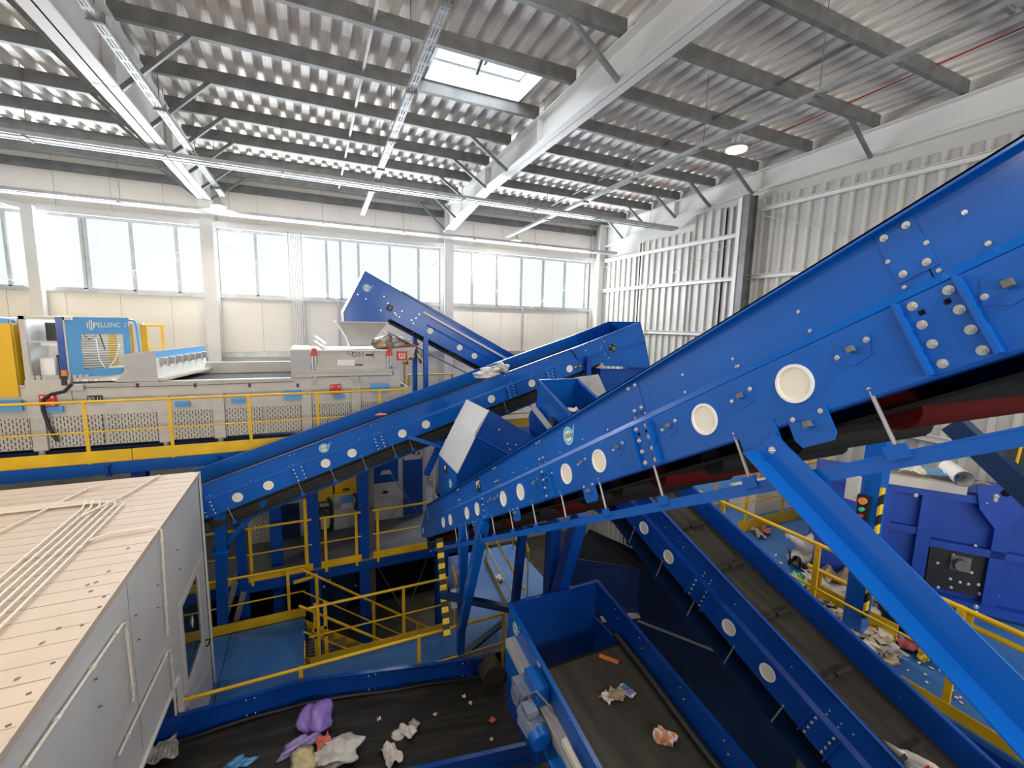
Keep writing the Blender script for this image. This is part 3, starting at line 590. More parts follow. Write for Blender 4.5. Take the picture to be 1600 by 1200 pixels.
for px, py in ((322, 788), (465, 732), (590, 682), (797, 603), (858, 578)):
    s, b = sB(px, py); g = M(); g.obox(cvB.P(s, -0.006, 0.135), cvB.d * 0.2, cvB.w * 0.008, cvB.n * 0.265); o = g.build('splice_plate', BLUE, B)
    for k in (-1, 1):
        g = M(); g.obox(cvB.P(s + k * 0.1, -0.02, 0.135), cvB.d * 0.012, cvB.w * 0.04, cvB.n * 0.27); g.build('stiffener_fin', BLUE, o)
        for j in range(4): bolt(o, cvB.P(s + k * 0.065, -0.011, 0.03 + 0.07 * j), -cvB.w, 0.012)
    for y in (0.03, 0.2):
        for x in (-0.04, 0.04): bolt(B, cvB.P(s + x, 0.03, H1 + y), -cvB.w, 0.01)
for i in range(14):
    s = 0.5 + i * 0.62
    if s < LBf: bolt(B, cvB.P(s, 0.03, H1 + 0.03), -cvB.w, 0.009); bolt(B, cvB.P(s + 0.2, cvB.W - 0.035, H1 + 0.08), -cvB.w, 0.009); bolt(B, cvB.P(s + 0.2, cvB.W - 0.035, H1 + 0.2), -cvB.w, 0.009)
s, b = sB(505, 698); logo(B, cvB.P(s, 0.026, H1 + 0.11), cvB.d, cvB.n, 0.085)
s, b = sB(902, 570); g = M(); g.obox(cvB.P(s, -0.006, 0.12), cvB.d * 0.2, cvB.w * 0.006, cvB.n * 0.09); o = g.build('number_sign', BLACK, B); text('sign_lettering', 'PT 12', cvB.P(s, -0.0095, 0.12), cvB.d, cvB.n, 0.075, WHITE, o)
rods(cvB, B, [sB(*p)[0] for p in ((358, 797), (467, 756), (518, 736), (567, 717), (614, 699), (640, 688), (720, 656), (788, 630), (840, 612))], -0.24, s0=0.6, s1=LBf - 0.6, mc=NAVY)
g = M(); seg(g, cvB, 0.3, LBf - 0.4, (0.06, -0.24), (0.06, 0.0), 0.01); g.build('spill_tray', RUB, B)
g = M(); seg(g, cvB, 0.4, LBf - 0.5, (0.1, -0.2), (1.15, -0.2), 0.012); g.build('spill_tray', RUB, B)
# head box of B: deep side plates, end wall, bearing
x1 = 7.45; hb = [ony(p[0], p[1], YB - 0.012) for p in ((893, 546), (1000, 503), (1008, 534), (1016, 576), (944, 571), (938, 558), (907, 570), (900, 556))]
g = M(); g.plate(hb, 0.01, (0, 1, 0)); g.build('head_side_plate', BLUE, B)
hf = [p + V(0.0, cvB.W, 0) for p in hb]; g = M(); g.plate(hf, 0.01, (0, -1, 0)); g.build('head_side_plate', DBLUE, B)
g = M()
for a, b in ((1, 2), (2, 3)): g.plate([hb[a], hb[b], hf[b], hf[a]], 0.01)
g.build('head_end_plate', DBLUE, B)
for (pa_, pb_) in (((944, 571), (1016, 574)), ((905, 562), (1008, 534)), ((893, 546), (1000, 503))):
    g = M(); g.bar(ony(*pa_, YB - 0.03), ony(*pb_, YB - 0.03), 0.035, 0.02); g.build('head_flange', BLUE, B)
c = ony(957, 544, YB - 0.02); g = M(); g.obox(c, cvB.d * 0.17, V(0, 0.03, 0), cvB.n * 0.19); o = g.build('bearing_block', BLACK, B); g = M(); g.cyl(c, c - V(0, 0.05, 0), 0.045, 14); g.build('bearing_cap', STEELD, o)
for x, y in ((-0.07, -0.07), (0.07, -0.07), (-0.07, 0.07), (0.07, 0.07)): bolt(o, c + cvB.d * x + cvB.n * y - V(0, 0.016, 0), (0, -1, 0), 0.012)
for px, py in ((944, 534), (940, 541), (945, 553), (938, 545), (951, 559), (917, 558), (911, 540), (915, 548)): bolt(B, ony(px, py, YB - 0.014), (0, -1, 0), 0.012)
# chute below B's head
t = thing('transfer_chute', 'blue transfer chute below the head of conveyor PT 12', 'chute', ony(960, 600, YB + 0.3))
q = [ony(*p, YB + 0.05) for p in ((938, 576), (1018, 577), (1012, 620), (985, 660), (945, 660), (932, 630))]
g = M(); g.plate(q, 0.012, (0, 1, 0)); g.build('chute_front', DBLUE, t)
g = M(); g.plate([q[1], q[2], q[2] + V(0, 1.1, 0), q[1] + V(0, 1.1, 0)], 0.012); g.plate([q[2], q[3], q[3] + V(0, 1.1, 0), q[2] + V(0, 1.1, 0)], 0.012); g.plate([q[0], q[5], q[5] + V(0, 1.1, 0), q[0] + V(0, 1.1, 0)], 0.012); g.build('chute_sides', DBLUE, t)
q = [ony(*p, YB - 0.15) for p in ((898, 590), (935, 585), (947, 612), (925, 625))]; g = M(); g.plate(q, 0.012, (0, 1, 0.3)); g.build('chute_flap', GREY2, t)
g = M(); c = ony(918, 585, YB - 0.1); g.ibar(c + V(0, 0, 0.4), c - V(0, 0, 0.55), 0.12, 0.1, 0.012, (0, 1, 0)); tag(g.build('support_column', DBLUE, None, c), 'short blue post bolted under the head of conveyor PT 12', 'support leg')
# B supports
c = ony(343, 800, YB); ft = ony(349, 984, 9.62); t = thing('support_column', 'blue post carrying the low end of conveyor PT 12 beside the cabin', 'support column', ft, 'conveyor support legs')
g = M(); tpp = V(c.x, YB + 0.08, zB(c.x)); g.bar(tpp, ft, 0.17, 0.16, (0, 1, 0)); g.build('post', BLUE, t)
b = tpp.lerp(ft, 0.28); a = ony(415, 782, YB + 0.05); g = M(); g.bar(a, b, 0.08, 0.07, (0, 1, 0)); g.build('brace', BLUE, t)
g = M(); g.obox(b - V(0, 0, 0.03), (0.26, 0, 0), (0, 0.24, 0), (0, 0, 0.05)); g.build('clamp_plate', BLUE, t)
t = thing('support_column', 'blue post at the back of the low end of conveyor PT 12', 'support leg', (c.x + 0.1, 9.85, -6.1), 'conveyor support legs'); g = M(); g.bar((c.x + .1, 9.6, zB(c.x)), (c.x + .1, 9.9, -8.5), 0.16, 0.16, (0, 1, 0)); g.build('post', DBLUE, t)
a, b = ony(640, 683, YB), ony(700, 706, YB - 0.6); t = thing('support_bracket', 'blue bracket arm under conveyor PT 12 reaching to the grey chute hood', 'bracket', a); g = M(); g.bar(a, ony(690, 698, YB - 0.1), 0.07, 0.07, (0, 1, 0)); g.build('arm', BLUE, t)
g = M(); g.bar(ony(690, 690, YB - 0.05), ony(666, 742, YB - 0.05), 0.11, 0.1, (0, 1, 0)); g.build('arm', DBLUE, t)
# trash on belt B
for k, (px, py, m_, sz) in enumerate(((757, 586, FILM, 0.20), (768, 581, PAPER, 0.15), (780, 577, FILMB, 0.17))):
    p = ony(px, py, YB + 0.35); blob('waste_scrap', 'small pale scrap of film on the belt of conveyor PT 12, %s of three' % ('lowest', 'middle', 'highest')[k], 'waste', p - V(0, 0, 0.05), (sz, 0.14, 0.14), m_, 20 + k, 0.6)
p = ony(596, 648, YB + 0.5); blob('waste_scrap', 'tiny red scrap on the belt of conveyor PT 12', 'waste', p, (0.1, 0.05, 0.05), CORAL, 29, 0.5)
# ---------------------------------------------------------------- conveyor C with the cleated belt, rising away between the large one and the platform
XC = 3.8; tC = math.atan(0.366); zC = lambda y: 0.366 * y - 3.62 - 0.594
CY0, CY1 = 0.55, 7.15; cvC = Conv((XC, CY0, zC(CY0)), (0, math.cos(tC), math.sin(tC)), (1, 0, 0), 0.80); LC = (CY1 - CY0) / math.cos(tC)
Cc = thing('belt_conveyor', 'blue conveyor with a black cleated belt, running from the bottom right corner up and away', 'conveyor', (XC, CY0, zC(CY0)), 'blue belt conveyors')
sC = lambda px, py: cvC.sb(onx(px, py, XC))
plates(cvC, Cc, 0, LC - 0.75, mf=DBLUE, ms=DBLUE, sk1=LC); plates(cvC, Cc, 0, LC - 0.75, True, mf=DBLUE, ms=DBLUE, sk1=LC)
belt(cvC, Cc, 0.1, LC - 0.75, RUBY, top=H1 + 0.02, cleat=0.62, ret=-0.1)
for px, py in ((1007, 824), (1046, 868), (1140, 979), (1200, 1050), (960, 770)):
    s, b = sC(px, py); cap(cvC, Cc, s, 0.15, 0.08)
for px, py in ((1094, 920), (1287, 1140)):
    s, b = sC(px, py); g = M(); g.obox(cvC.P(s, -0.006, 0.135), cvC.d * 0.24, cvC.w * 0.008, cvC.n * 0.265); o = g.build('splice_plate', DBLUE, Cc)
    for k in (-1, 1):
        g = M(); g.obox(cvC.P(s + k * 0.12, -0.02, 0.135), cvC.d * 0.012, cvC.w * 0.04, cvC.n * 0.27); g.build('stiffener_fin', DBLUE, o)
        for j in range(4): bolt(o, cvC.P(s + k * 0.08, -0.011, 0.03 + 0.07 * j), -cvC.w, 0.012)
    for y in (0.03, 0.08):
        for x in (-0.05, 0.05): bolt(Cc, cvC.P(s + x, 0.03, H1 + y), -cvC.w, 0.01)
for px, py in ((1036, 828), (1062, 863), (1140, 955), (1231, 1048), (1330, 1150), (1060, 840)): 
    s, b = sC(px, py); bolt(Cc, cvC.P(s, 0.03, H1 + 0.1), -cvC.w, 0.009)
for y in (1.4, 2.2, 2.9, 3.8, 4.6): bolt(Cc, cvC.P(y, cvC.W - 0.035, H1 + 0.12), -cvC.w, 0.009)
rods(cvC, Cc, [sC(*p)[0] for p in ((990, 829), (1033, 882), (1087, 935), (1146, 1012), (1220, 1108))], -0.26, chord=False)
g = M(); seg(g, cvC, 0.2, LC - 1.0, (0.0, -0.26), (0.8, -0.26), 0.01); g.build('spill_tray', NAVY, Cc)
# head of C: open box chute
g = M(); zt = zC(CY1) + 0.594
hn = [onx(842, 594, XC - 0.01), onx(893, 651, XC - 0.01), onx(900, 668, XC - 0.01), onx(858, 678, XC - 0.01), onx(835, 648, XC - 0.01)]
g.plate(hn, 0.012, (1, 0, 0)); g.plate([p + V(0.81, 0, 0) for p in hn], 0.012, (-1, 0, 0)); g.plate([hn[0], hn[4], hn[4] + V(0.82, 0, 0), hn[0] + V(0.82, 0, 0)], 0.012); g.build('head_chute', BLUE, Cc)
g = M(); g.bar(hn[0], hn[1], 0.05, 0.02); g.bar(hn[0], hn[0] + V(0.82, 0, 0), 0.05, 0.02, (0, 0, 1)); g.bar(hn[0] + V(0.82, 0, 0), hn[1] + V(0.82, 0, 0), 0.05, 0.02); g.build('head_rim', BLUE, Cc)
q = [onx(*p, XC - 0.12) for p in ((832, 636), (860, 676), (862, 684), (828, 685), (826, 650))]; g = M(); g.plate(q, 0.11, (1, 0, 0)); g.build('drive_guard', DBLUE, Cc)
g = M(); g.bar(onx(833, 636, XC - 0.13), onx(860, 670, XC - 0.13), 0.09, 0.05); g.build('drive_cover', GREY2, Cc)
c = onx(864, 660, XC - 0.06); g = M(); g.obox(c, (0.05, 0, 0), cvC.d * 0.14, cvC.n * 0.14); g.build('bearing_block', BLACK, Cc)
sheetlet('waste_scrap', 'pale scrap of paper in the open head of the cleated conveyor', 'waste', onx(896, 645, 4.2), 0.2, 0.12, PAPER, 4, 0.05)
p = cvC.P(0.95, 0.35, H1 + 0.04); blob('waste_scrap', 'crumpled clear bag with red print on the cleated belt at the bottom right', 'waste', p, (0.09, 0.28, 0.09), FILM, 31, 0.7, 3, 0.35, None, 0.0)
p = cvC.P(0.8, 0.12, H1 + 0.04); blob('waste_scrap', 'small bluish crumpled film on the cleated belt at the bottom edge', 'waste', p, (0.07, 0.08, 0.06), FILMB, 33, 0.7)
p = cvC.P(0.99, 0.33, H1 + 0.13); sheetlet('waste_scrap', 'tiny red scrap lying on the crumpled clear bag at the bottom right', 'waste', p, 0.05, 0.04, REDM, 3, 0.02)
# ---------------------------------------------------------------- conveyor F at the back, dropping from the chute head over the hopper
YF = 11.0; fl = 0.52; cF = math.atan(fl); pF = ony(612, 497, YF); zF = lambda x: pF.z - fl * (x - pF.x) - 0.03
cvF = Conv((6.4, YF, zF(6.4)), (-math.cos(cF), 0, math.sin(cF)), (0, 1, 0), 0.95); LF = (6.4 - 1.75) / math.cos(cF)
Fc = thing('belt_conveyor', 'blue conveyor at the back, climbing left to the covered head above the grey hopper', 'conveyor', (6.4, YF, zF(6.4)), 'blue belt conveyors')
sF = lambda px, py: cvF.sb(ony(px, py, YF))
plates(cvF, Fc, 0, LF, h2=0.42); plates(cvF, Fc, 0, LF, True, h2=0.42); belt(cvF, Fc, 0.1, LF)
hp = [ony(*p, YF - 0.012) for p in ((570, 424), (537, 487), (538, 504), (603, 504), (616, 492), (665, 520), (672, 482), (660, 474))]
g = M(); g.plate(hp, 0.014, (0, 1, 0)); g.build('head_side_plate', BLUE, Fc)
hq = [p + V(0, 0.97, 0) for p in hp]; g = M(); g.plate(hq, 0.014, (0, -1, 0)); g.build('head_side_plate', DBLUE, Fc)
g = M(); g.plate([hp[0], hp[1], hq[1], hq[0]], 0.014); g.plate([hp[1], hp[2], hq[2], hq[1]], 0.014); g.build('head_hood', GREY2, Fc)
tp = ony(800, 562, YF); g = M(); g.plate([hp[0], V(4.9, YF - 0.012, hp[0].z - 0.535 * (4.9 - hp[0].x)), V(4.9, YF + 0.95, hp[0].z - 0.535 * (4.9 - hp[0].x)), hq[0]], 0.014); g.build('top_cover', BLUE, Fc)
for px, py in ((672, 517), (718, 543), (741, 556)):
    s, b = sF(px, py); cap(cvF, Fc, s, b, 0.075)
g = M(); a, b = sF(661, 487), sF(790, 561); g.obox(cvF.P((a[0] + b[0]) / 2, -0.04, (a[1] + b[1]) / 2), cvF.d * abs(a[0] - b[0]), cvF.w * 0.05, cvF.n * 0.05); g.build('cable_duct', RAFT, Fc)
s, b = sF(573, 450); logo(Fc, ony(573, 450, YF - 0.016), V(1, 0, 0), V(0, 0, 1), 0.09)
c = ony(609, 481, YF - 0.02); g = M(); g.obox(c, cvF.d * 0.14, V(0, 0.03, 0), cvF.n * 0.14); o = g.build('bearing_block', BLACK, Fc); g = M(); g.cyl(c, c - V(0, 0.05, 0), 0.035, 12); g.build('bearing_cap', STEELD, o)
for px, py in ((606, 474), (614, 480), (619, 492), (628, 486), (624, 495), (617, 489), (600, 463), (572, 467), (559, 460), (650, 497), (646, 505), (643, 500), (595, 485), (655, 491)): bolt(Fc, ony(px, py, YF - 0.016), (0, -1, 0), 0.012)
g = M(); seg(g, cvF, 0.3, LF - 0.2, (0.1, -0.3), (0.85, -0.3), 0.012); g.build('spill_tray', GREY2, Fc)
g = M(); a, b = ony(702, 548, YF + 0.1), ony(718, 557, YF + 0.1)
for i in range(6): p = a.lerp(b, i / 5); g.cyl(p + V(0, -0.1, -0.02), p + V(0, 0.5, -0.02), 0.05, 10)
g.build('impact_roller_set', RUB, Fc)
for k, (px, p2x) in enumerate(((665, 665), (648, 650))):
    c = ony(px, 530, YF + 0.05 + k * 0.6); t = thing('support_column', ('front', 'rear')[k] + ' blue post with black and yellow stripes under the back conveyor', 'support leg', (c.x, c.y, -2.65)); g = M(); g.bar((c.x, c.y, zF(c.x) + 0.05), (c.x, c.y, -2.65), 0.11, 0.11, (0, 1, 0)); g.build('post', BLUE, t)
a, b = ony(652, 520, YF - 0.05), ony(632, 578, YF - 0.1); 
for k, (p, q) in enumerate((((649, 552), (634, 570)), ((650, 545), (658, 568)))):
    g = M(); g.bar(ony(*p, YF - 0.05), ony(*q, YF - 0.05), 0.04, 0.10, (0, 1, 0)); tag(g.build('hazard_bar', HAZX, None, ony(*p, YF)), ('wide', 'narrow')[k] + ' striped hazard bar at the posts of the back conveyor', 'guard bar')
# ---------------------------------------------------------------- chute hood G with its crosswise conveyor
YG0, YG1 = 6.45, 7.5
t = thing('chute_hood', 'blue chute with a pale grey sloping cover, beside the low half of the largest conveyor', 'chute', ony(700, 740, 7.0))
gp = [(2.05, -3.05), (2.05, -2.34), (2.36, -1.74), (2.33, -1.74), (2.55, -1.37), (4.3, -2.46), (4.3, -2.95), (3.0, -2.2), (2.75, -2.6), (2.75, -3.05)]
for y, m_ in ((YG0, DBLUE), (YG1, DBLUE)):
    g = M(); g.plate([V(x, y, z) for x, z in gp], 0.012, (0, 1, 0)); g.build('side_plate', m_, t)
g = M(); g.plate([V(2.55, YG0 - 0.02, -1.37), V(2.33, YG0 - 0.02, -1.76), V(2.33, YG1 + 0.02, -1.76), V(2.55, YG1 + 0.02, -1.37)], 0.012); g.build('hood_cover', GREY2, t)  # both cover sheets: grey gleam of light from above put into the colour
g = M(); g.plate([V(2.34, YG0 - 0.02, -1.76), V(2.04, YG0 - 0.02, -2.34), V(2.04, YG1 + 0.02, -2.34), V(2.34, YG1 + 0.02, -1.76)], 0.012); g.build('hood_cover', GREY2, t)
g = M(); g.box((2.03, YG0, -3.05), (2.045, YG1, -2.34)); g.build('front_plate', BLUE, t)
g = M(); g.plate([V(2.55, YG0 - 0.02, -1.37), V(4.3, YG0 - 0.02, -2.46), V(4.3, YG0 + 0.04, -2.46), V(2.55, YG0 + 0.04, -1.37)], 0.012); g.bar((2.33, YG0 - 0.02, -1.76), (3.6, YG0 - 0.02, -2.52), 0.03, 0.03); g.build('edge_flange', BLUE, t)
for x, z in ((2.9, -1.95), (3.05, -1.98), (3.2, -2.05), (2.95, -2.05), (2.75, -1.7), (3.4, -2.15)): bolt(t, (x, YG0 - 0.002, z), (0, -1, 0), 0.012)
logo(t, (2.028, 6.75, -2.62), V(0, -1, 0), V(0, 0, 1), 0.075)
g = M(); g.box((2.022, 6.95, -2.52), (2.03, 7.12, -2.38)); o = g.build('number_sign', BLACK, t); text('sign_lettering', 'PT', (2.02, 7.035, -2.45), V(0, -1, 0), V(0, 0, 1), 0.1, WHITE, o)
# ---------------------------------------------------------------- conveyor D, bottom centre, with open box head and gear motor
XL, XR = 2.3, 3.7; dsl = 0.17; zD = lambda y: -3.68 + dsl * (y - 4.95); tD = math.atan(dsl)
DY0, DY1 = 0.9, 4.95; cvD = Conv((XL, DY0, zD(DY0) - 0.42), (0, math.cos(tD), math.sin(tD)), (1, 0, 0), XR - XL); LD = (DY1 - DY0) / math.cos(tD)
D = thing('belt_conveyor', 'wide blue conveyor with an open box head at the bottom centre, belt towards the viewer', 'conveyor', (XL, DY0, zD(DY0)), 'blue belt conveyors')
def box_side(x, m_):
    g = M(); x0 = x
    g.hexa([(x0, DY0, zD(DY0) - 0.42), (x0 + 0.01, DY0, zD(DY0) - 0.42), (x0 + 0.01, DY1, zD(DY1) - 0.42), (x0, DY1, zD(DY1) - 0.42), (x0, DY0, zD(DY0)), (x0 + 0.01, DY0, zD(DY0)), (x0 + 0.01, DY1, zD(DY1)), (x0, DY1, zD(DY1))])
    g.bar((x0, DY0, zD(DY0)), (x0, DY1, zD(DY1)), 0.05, 0.012); return g.build('side_skirt', m_, D)
box_side(XL, BLUE); box_side(XR, DBLUE)
g = M(); g.box((XL, DY1, -5.2), (XR, DY1 + 0.012, zD(DY1))); g.box((XL - 0.01, DY1 - 0.03, zD(DY1) - 0.012), (XR + 0.02, DY1 + 0.02, zD(DY1))); g.build('head_wall', DBLUE, D)
for x in (XL, XR):
    g = M(); g.box((x, 4.0, -5.2), (x + 0.01, DY1, zD(4.0) - 0.42)); g.build('head_side_plate', DBLUE, D)
g = M(); y0, y1 = DY0 + 0.1, 4.27; tb = 0.40
g.hexa([(XL + 0.06, y0, zD(y0) - tb - 0.014), (XR - 0.06, y0, zD(y0) - tb - 0.014), (XR - 0.06, y1, zD(y1) - tb - 0.014), (XL + 0.06, y1, zD(y1) - tb - 0.014), (XL + 0.06, y0, zD(y0) - tb), (XR - 0.06, y0, zD(y0) - tb), (XR - 0.06, y1, zD(y1) - tb), (XL + 0.06, y1, zD(y1) - tb)])
g.build('belt', mat('belt rubber olive', (0.045, 0.04, 0.032), 0.6, col2=(0.075, 0.066, 0.05), vscale=4, stretch=(3, 0.2, 1), lo=0.35, hi=0.8), D)
g = M(); g.cyl((XL + 0.06, y1, zD(y1) - tb - 0.15), (XR - 0.06, y1, zD(y1) - tb - 0.15), 0.148, 20); g.build('drum', RUB, D)
g = M(); g.path([(XR - 0.07, y1 + 0.1, zD(y1) - tb + 0.07)] + [(XR - 0.07 + 0.01 * math.sin(i), y1 - 0.3 * i, zD(y1 - 0.3 * i) - tb + 0.06) for i in range(1, 10)], 0.05, 12); g.build('belt_seal', BLACK, D)
g = M(); g.hexa([(XL - 0.13, 0.9, zD(.9) - 0.40), (XL, 0.9, zD(.9) - 0.40), (XL, 4.75, zD(4.75) - 0.40), (XL - 0.13, 4.75, zD(4.75) - 0.40), (XL - 0.13, 0.9, zD(.9) - 0.30), (XL, 0.9, zD(.9) - 0.30), (XL, 4.75, zD(4.75) - 0.30), (XL - 0.13, 4.75, zD(4.75) - 0.30)]); g.build('side_frame', GREY2, D)  # upper face of the blue frame, its grey sheen put into the colour
g = M(); g.hexa([(XL - 0.13, 0.9, zD(.9) - 0.72), (XL - 0.12, 0.9, zD(.9) - 0.72), (XL - 0.12, 4.75, zD(4.75) - 0.72), (XL - 0.13, 4.75, zD(4.75) - 0.72), (XL - 0.13, 0.9, zD(.9) - 0.40), (XL - 0.12, 0.9, zD(.9) - 0.40), (XL - 0.12, 4.75, zD(4.75) - 0.40), (XL - 0.13, 4.75, zD(4.75) - 0.40)]); g.build('side_frame', BLUE, D)
logo(D, (XL - 0.006, 4.72, zD(4.72) - 0.17), V(0, -1, 0), V(0, 0, 1), 0.085)
for y in (1.6, 2.2, 2.8, 3.4, 4.1, 4.6):
    bolt(D, (XL - 0.002, y, zD(y) - 0.06), (-1, 0, 0), 0.011); bolt(D, (XR - 0.002, y - 0.1, zD(y) - 0.1), (-1, 0, 0), 0.01); bolt(D, (XR - 0.002, y - 0.16, zD(y) - 0.2), (-1, 0, 0), 0.01)
sign = M(); sign.box((XL - 0.006, 4.05, zD(4.1) - 0.2), (XL, 4.13, zD(4.1) - 0.06)); sign.build('type_plate', GREY, D)
g = M(); g.box((XL - 0.035, 1.0, zD(2.4) - 0.34), (XL - 0.01, 3.32, zD(2.4) - 0.0)); 
g = M(); a, b = V(XL - 0.1, 3.35, zD(3.35) - 0.2), V(XL - 0.1, 0.9, zD(0.9) - 0.2); g.bar(a, b, 0.05, 0.07); g.build('cable_duct', CREAM, D)
for y in (3.2, 3.05):
    bolt(D, (XL - 0.13, y, zD(y) - 0.5), (-1, 0, 0), 0.013); bolt(D, (XL - 0.13, y, zD(y) - 0.6), (-1, 0, 0), 0.013)
mo = V(XL - 0.28, 4.0, zD(4.0) - 0.36); MG = mat('motor grey blue', (0.16, 0.20, 0.29), 0.5, var=0.1)
g = M(); g.obox(mo + V(0.08, 0.06, 0.04), (0.17, 0, 0), (0, 0.3, 0), (0, 0, 0.18)); g.cyl(mo + V(-0.03, 0.08, 0), mo + V(0.1, 0.08, 0), 0.1, 18); gm = g.build('gear_box', MG, D)
g = M(); g.cyl(mo + V(0.02, -0.08, -0.02), mo + V(0.02, -0.14, -0.03), 0.1, 18); g.cyl(mo + V(0.02, -0.14, -0.03), mo + V(0.02, -0.4, -0.06), 0.112, 22)
for i in range(20):
    a = 2 * math.pi * i / 20; rr = V(math.cos(a), 0, math.sin(a)); g.obox(mo + V(0.02, -0.27, -0.045) + rr * 0.116, (0, 0.24, -0.028), rr * 0.018, rr.cross(V(0, 1, 0)) * 0.008)
mt = g.build('drive_motor', MG, D)
g = M(); g.cyl(mo + V(0.02, -0.4, -0.06), mo + V(0.02, -0.49, -0.07), 0.122, 22, 0.105); g.build('fan_cover', BLUE, mt)
g = M(); g.obox(mo + V(0.0, -0.24, 0.1), (0.13, 0, 0), (0, 0.16, 0), (0, 0, 0.08)); g.build('terminal_box', MG, mt)
g = M(); g.path([mo + V(0.02, -0.17, 0.14), mo + V(0.05, -0.15, 0.2), mo + V(0.1, -0.2, 0.25), mo + V(0.16, -0.35, 0.2), mo + V(0.2, -0.45, 0.14)], 0.01, 8); g.build('motor_cable', STEELD, mt)
g = M(); g.obox((XL - 0.1, 3.95, zD(3.95) - 0.18), (0.16, 0, 0), (0, 0.3, 0.05), (0, 0, 0.2)); g.build('bearing_cover', BLUE, D)
g = M(); g.obox((XL - 0.2, 3.05, zD(3.05) - 0.48), (0.14, 0, 0), (0, 0.6, 0.1), (0, 0, 0.24)); g.build('drive_bracket', BLUE, D)
zb = lambda y: zD(y) - tb + 0.002
def onD(px, py):
    r = ray(px, py); k = (-3.68 - dsl * 4.95 - tb) / (r[2] - dsl * r[1]); return V(r * k)
p = onD(950, 1032); q = onD(936, 1026); r_ = onD(966, 1037); g = M(); g.bar(q + V(0, 0, 0.02), r_ + V(0, 0, 0.02), 0.045, 0.025); tag(g.build('waste_scrap', ORANGE, None, p), 'thin orange strip lying across the belt below the box head', 'waste')
sheetlet('waste_scrap', 'creased pinkish carton piece on the olive belt, leftmost of its cluster', 'waste', onD(949, 1093), 0.12, 0.14, PAPER, 6, 0.03, 0.3)
sheetlet('waste_scrap', 'ragged tan paper piece on the olive belt, middle of its cluster', 'waste', onD(963, 1091), 0.16, 0.18, KRAFT, 7, 0.05, 0.8)
t = sheetlet('waste_scrap', 'flat printed white and blue carton on the olive belt, rightmost of its cluster', 'waste', onD(979, 1081), 0.12, 0.2, PAPER, 8, 0.012, 0.3, None, 9, 0.2)
c = onD(979, 1080) + V(0, 0, 0.02); g = M(); g.obox(c + V(0.0, 0.03, 0.006), (0.08, 0.02, 0), (-0.02, 0.07, 0), (0, 0, 0.004)); o = g.build('blue_print', BFILM, t)
g = M(); g.obox(c + V(0.015, -0.05, 0.006), (0.09, 0.02, 0), (-0.01, 0.05, 0), (0, 0, 0.004)); g.build('purple_print', PURP, t)
sheetlet('waste_scrap', 'crushed orange and white wrapper on the olive belt, nearest the viewer', 'waste', onD(1038, 1159), 0.15, 0.2, mat('orange white wrapper', (0.7, 0.3, 0.12), 0.4, col2=(0.75, 0.7, 0.68), vscale=14, lo=0.48, hi=0.52), 9, 0.07, 0.4)
# ---------------------------------------------------------------- conveyor E, bottom left, feeding the cabin
YE0, YE1 = 4.7, 6.4
E = thing('belt_conveyor', 'blue conveyor with a wide dark belt at the bottom left, running into the white cabin', 'conveyor', (-0.2, YE0, -5.5), 'blue belt conveyors')
xe = [-2.6, -0.25, 2.5]; ze = [-5.12, -5.12, -5.12 - 0.185 * 2.75]
for y, m_ in ((YE1, DBLUE), (YE0, DBLUE)):
    g = M()
    for i in range(2): g.hexa([(xe[i], y, ze[i] - 0.34), (xe[i + 1], y, ze[i + 1] - 0.34), (xe[i + 1], y + 0.01, ze[i + 1] - 0.34), (xe[i], y + 0.01, ze[i] - 0.34), (xe[i], y, ze[i]), (xe[i + 1], y, ze[i + 1]), (xe[i + 1], y + 0.01, ze[i + 1]), (xe[i], y + 0.01, ze[i])]); g.bar((xe[i], y, ze[i]), (xe[i + 1], y, ze[i + 1]), 0.06, 0.012); g.bar((xe[i], y - 0.015, ze[i] - 0.24), (xe[i + 1], y - 0.015, ze[i + 1] - 0.24), 0.03, 0.02)
    g.build('side_skirt', m_, E)
g = M(); xs_, zs_ = [-2.6, -0.25, 3.3], [-5.12, -5.12, -5.12 - 0.185 * 3.55]
for i in range(2): g.hexa([(xs_[i], YE0 + 0.03, zs_[i] - 0.36), (xs_[i + 1], YE0 + 0.03, zs_[i + 1] - 0.36), (xs_[i + 1], YE1 - 0.03, zs_[i + 1] - 0.36), (xs_[i], YE1 - 0.03, zs_[i] - 0.36), (xs_[i], YE0 + 0.03, zs_[i] - 0.33), (xs_[i + 1], YE0 + 0.03, zs_[i + 1] - 0.33), (xs_[i + 1], YE1 - 0.03, zs_[i + 1] - 0.33), (xs_[i], YE1 - 0.03, zs_[i] - 0.33)])
g.build('belt', RUBX, E)
g = M(); g.cyl((2.62, YE1 - 0.25, -5.85), (2.62, YE1 + 0.1, -5.85), 0.2, 20); g.build('end_drum', mat('dusty drum', (0.06, 0.055, 0.045), 0.6), E)
g = M(); g.box((2.5, YE0 - 0.0, -6.05), (3.4, YE0 + 0.01, -5.62)); g.build('side_skirt', DBLUE, E)
g = M(); g.path([(x, YE1 - 0.06, (ze[0] if x < -0.25 else -5.12 - 0.185 * (x + 0.25)) - 0.31 + 0.012 * math.sin(x * 5)) for x in [-2.2 + 0.2 * i for i in range(23)]], 0.03, 8); g.build('belt_seal', BLACK, E)
for x in (-0.9, 0.7, 2.2):
    z = -5.12 if x < -0.25 else -5.12 - 0.185 * (x + 0.25)
    for a, b in ((-0.05, -0.06), (0.05, -0.06), (-0.05, -0.26), (0.05, -0.26), (-0.05, -0.29), (0.05, -0.29)): bolt(E, (x + a, YE1 - 0.003, z + b), (0, -1, 0), 0.012)
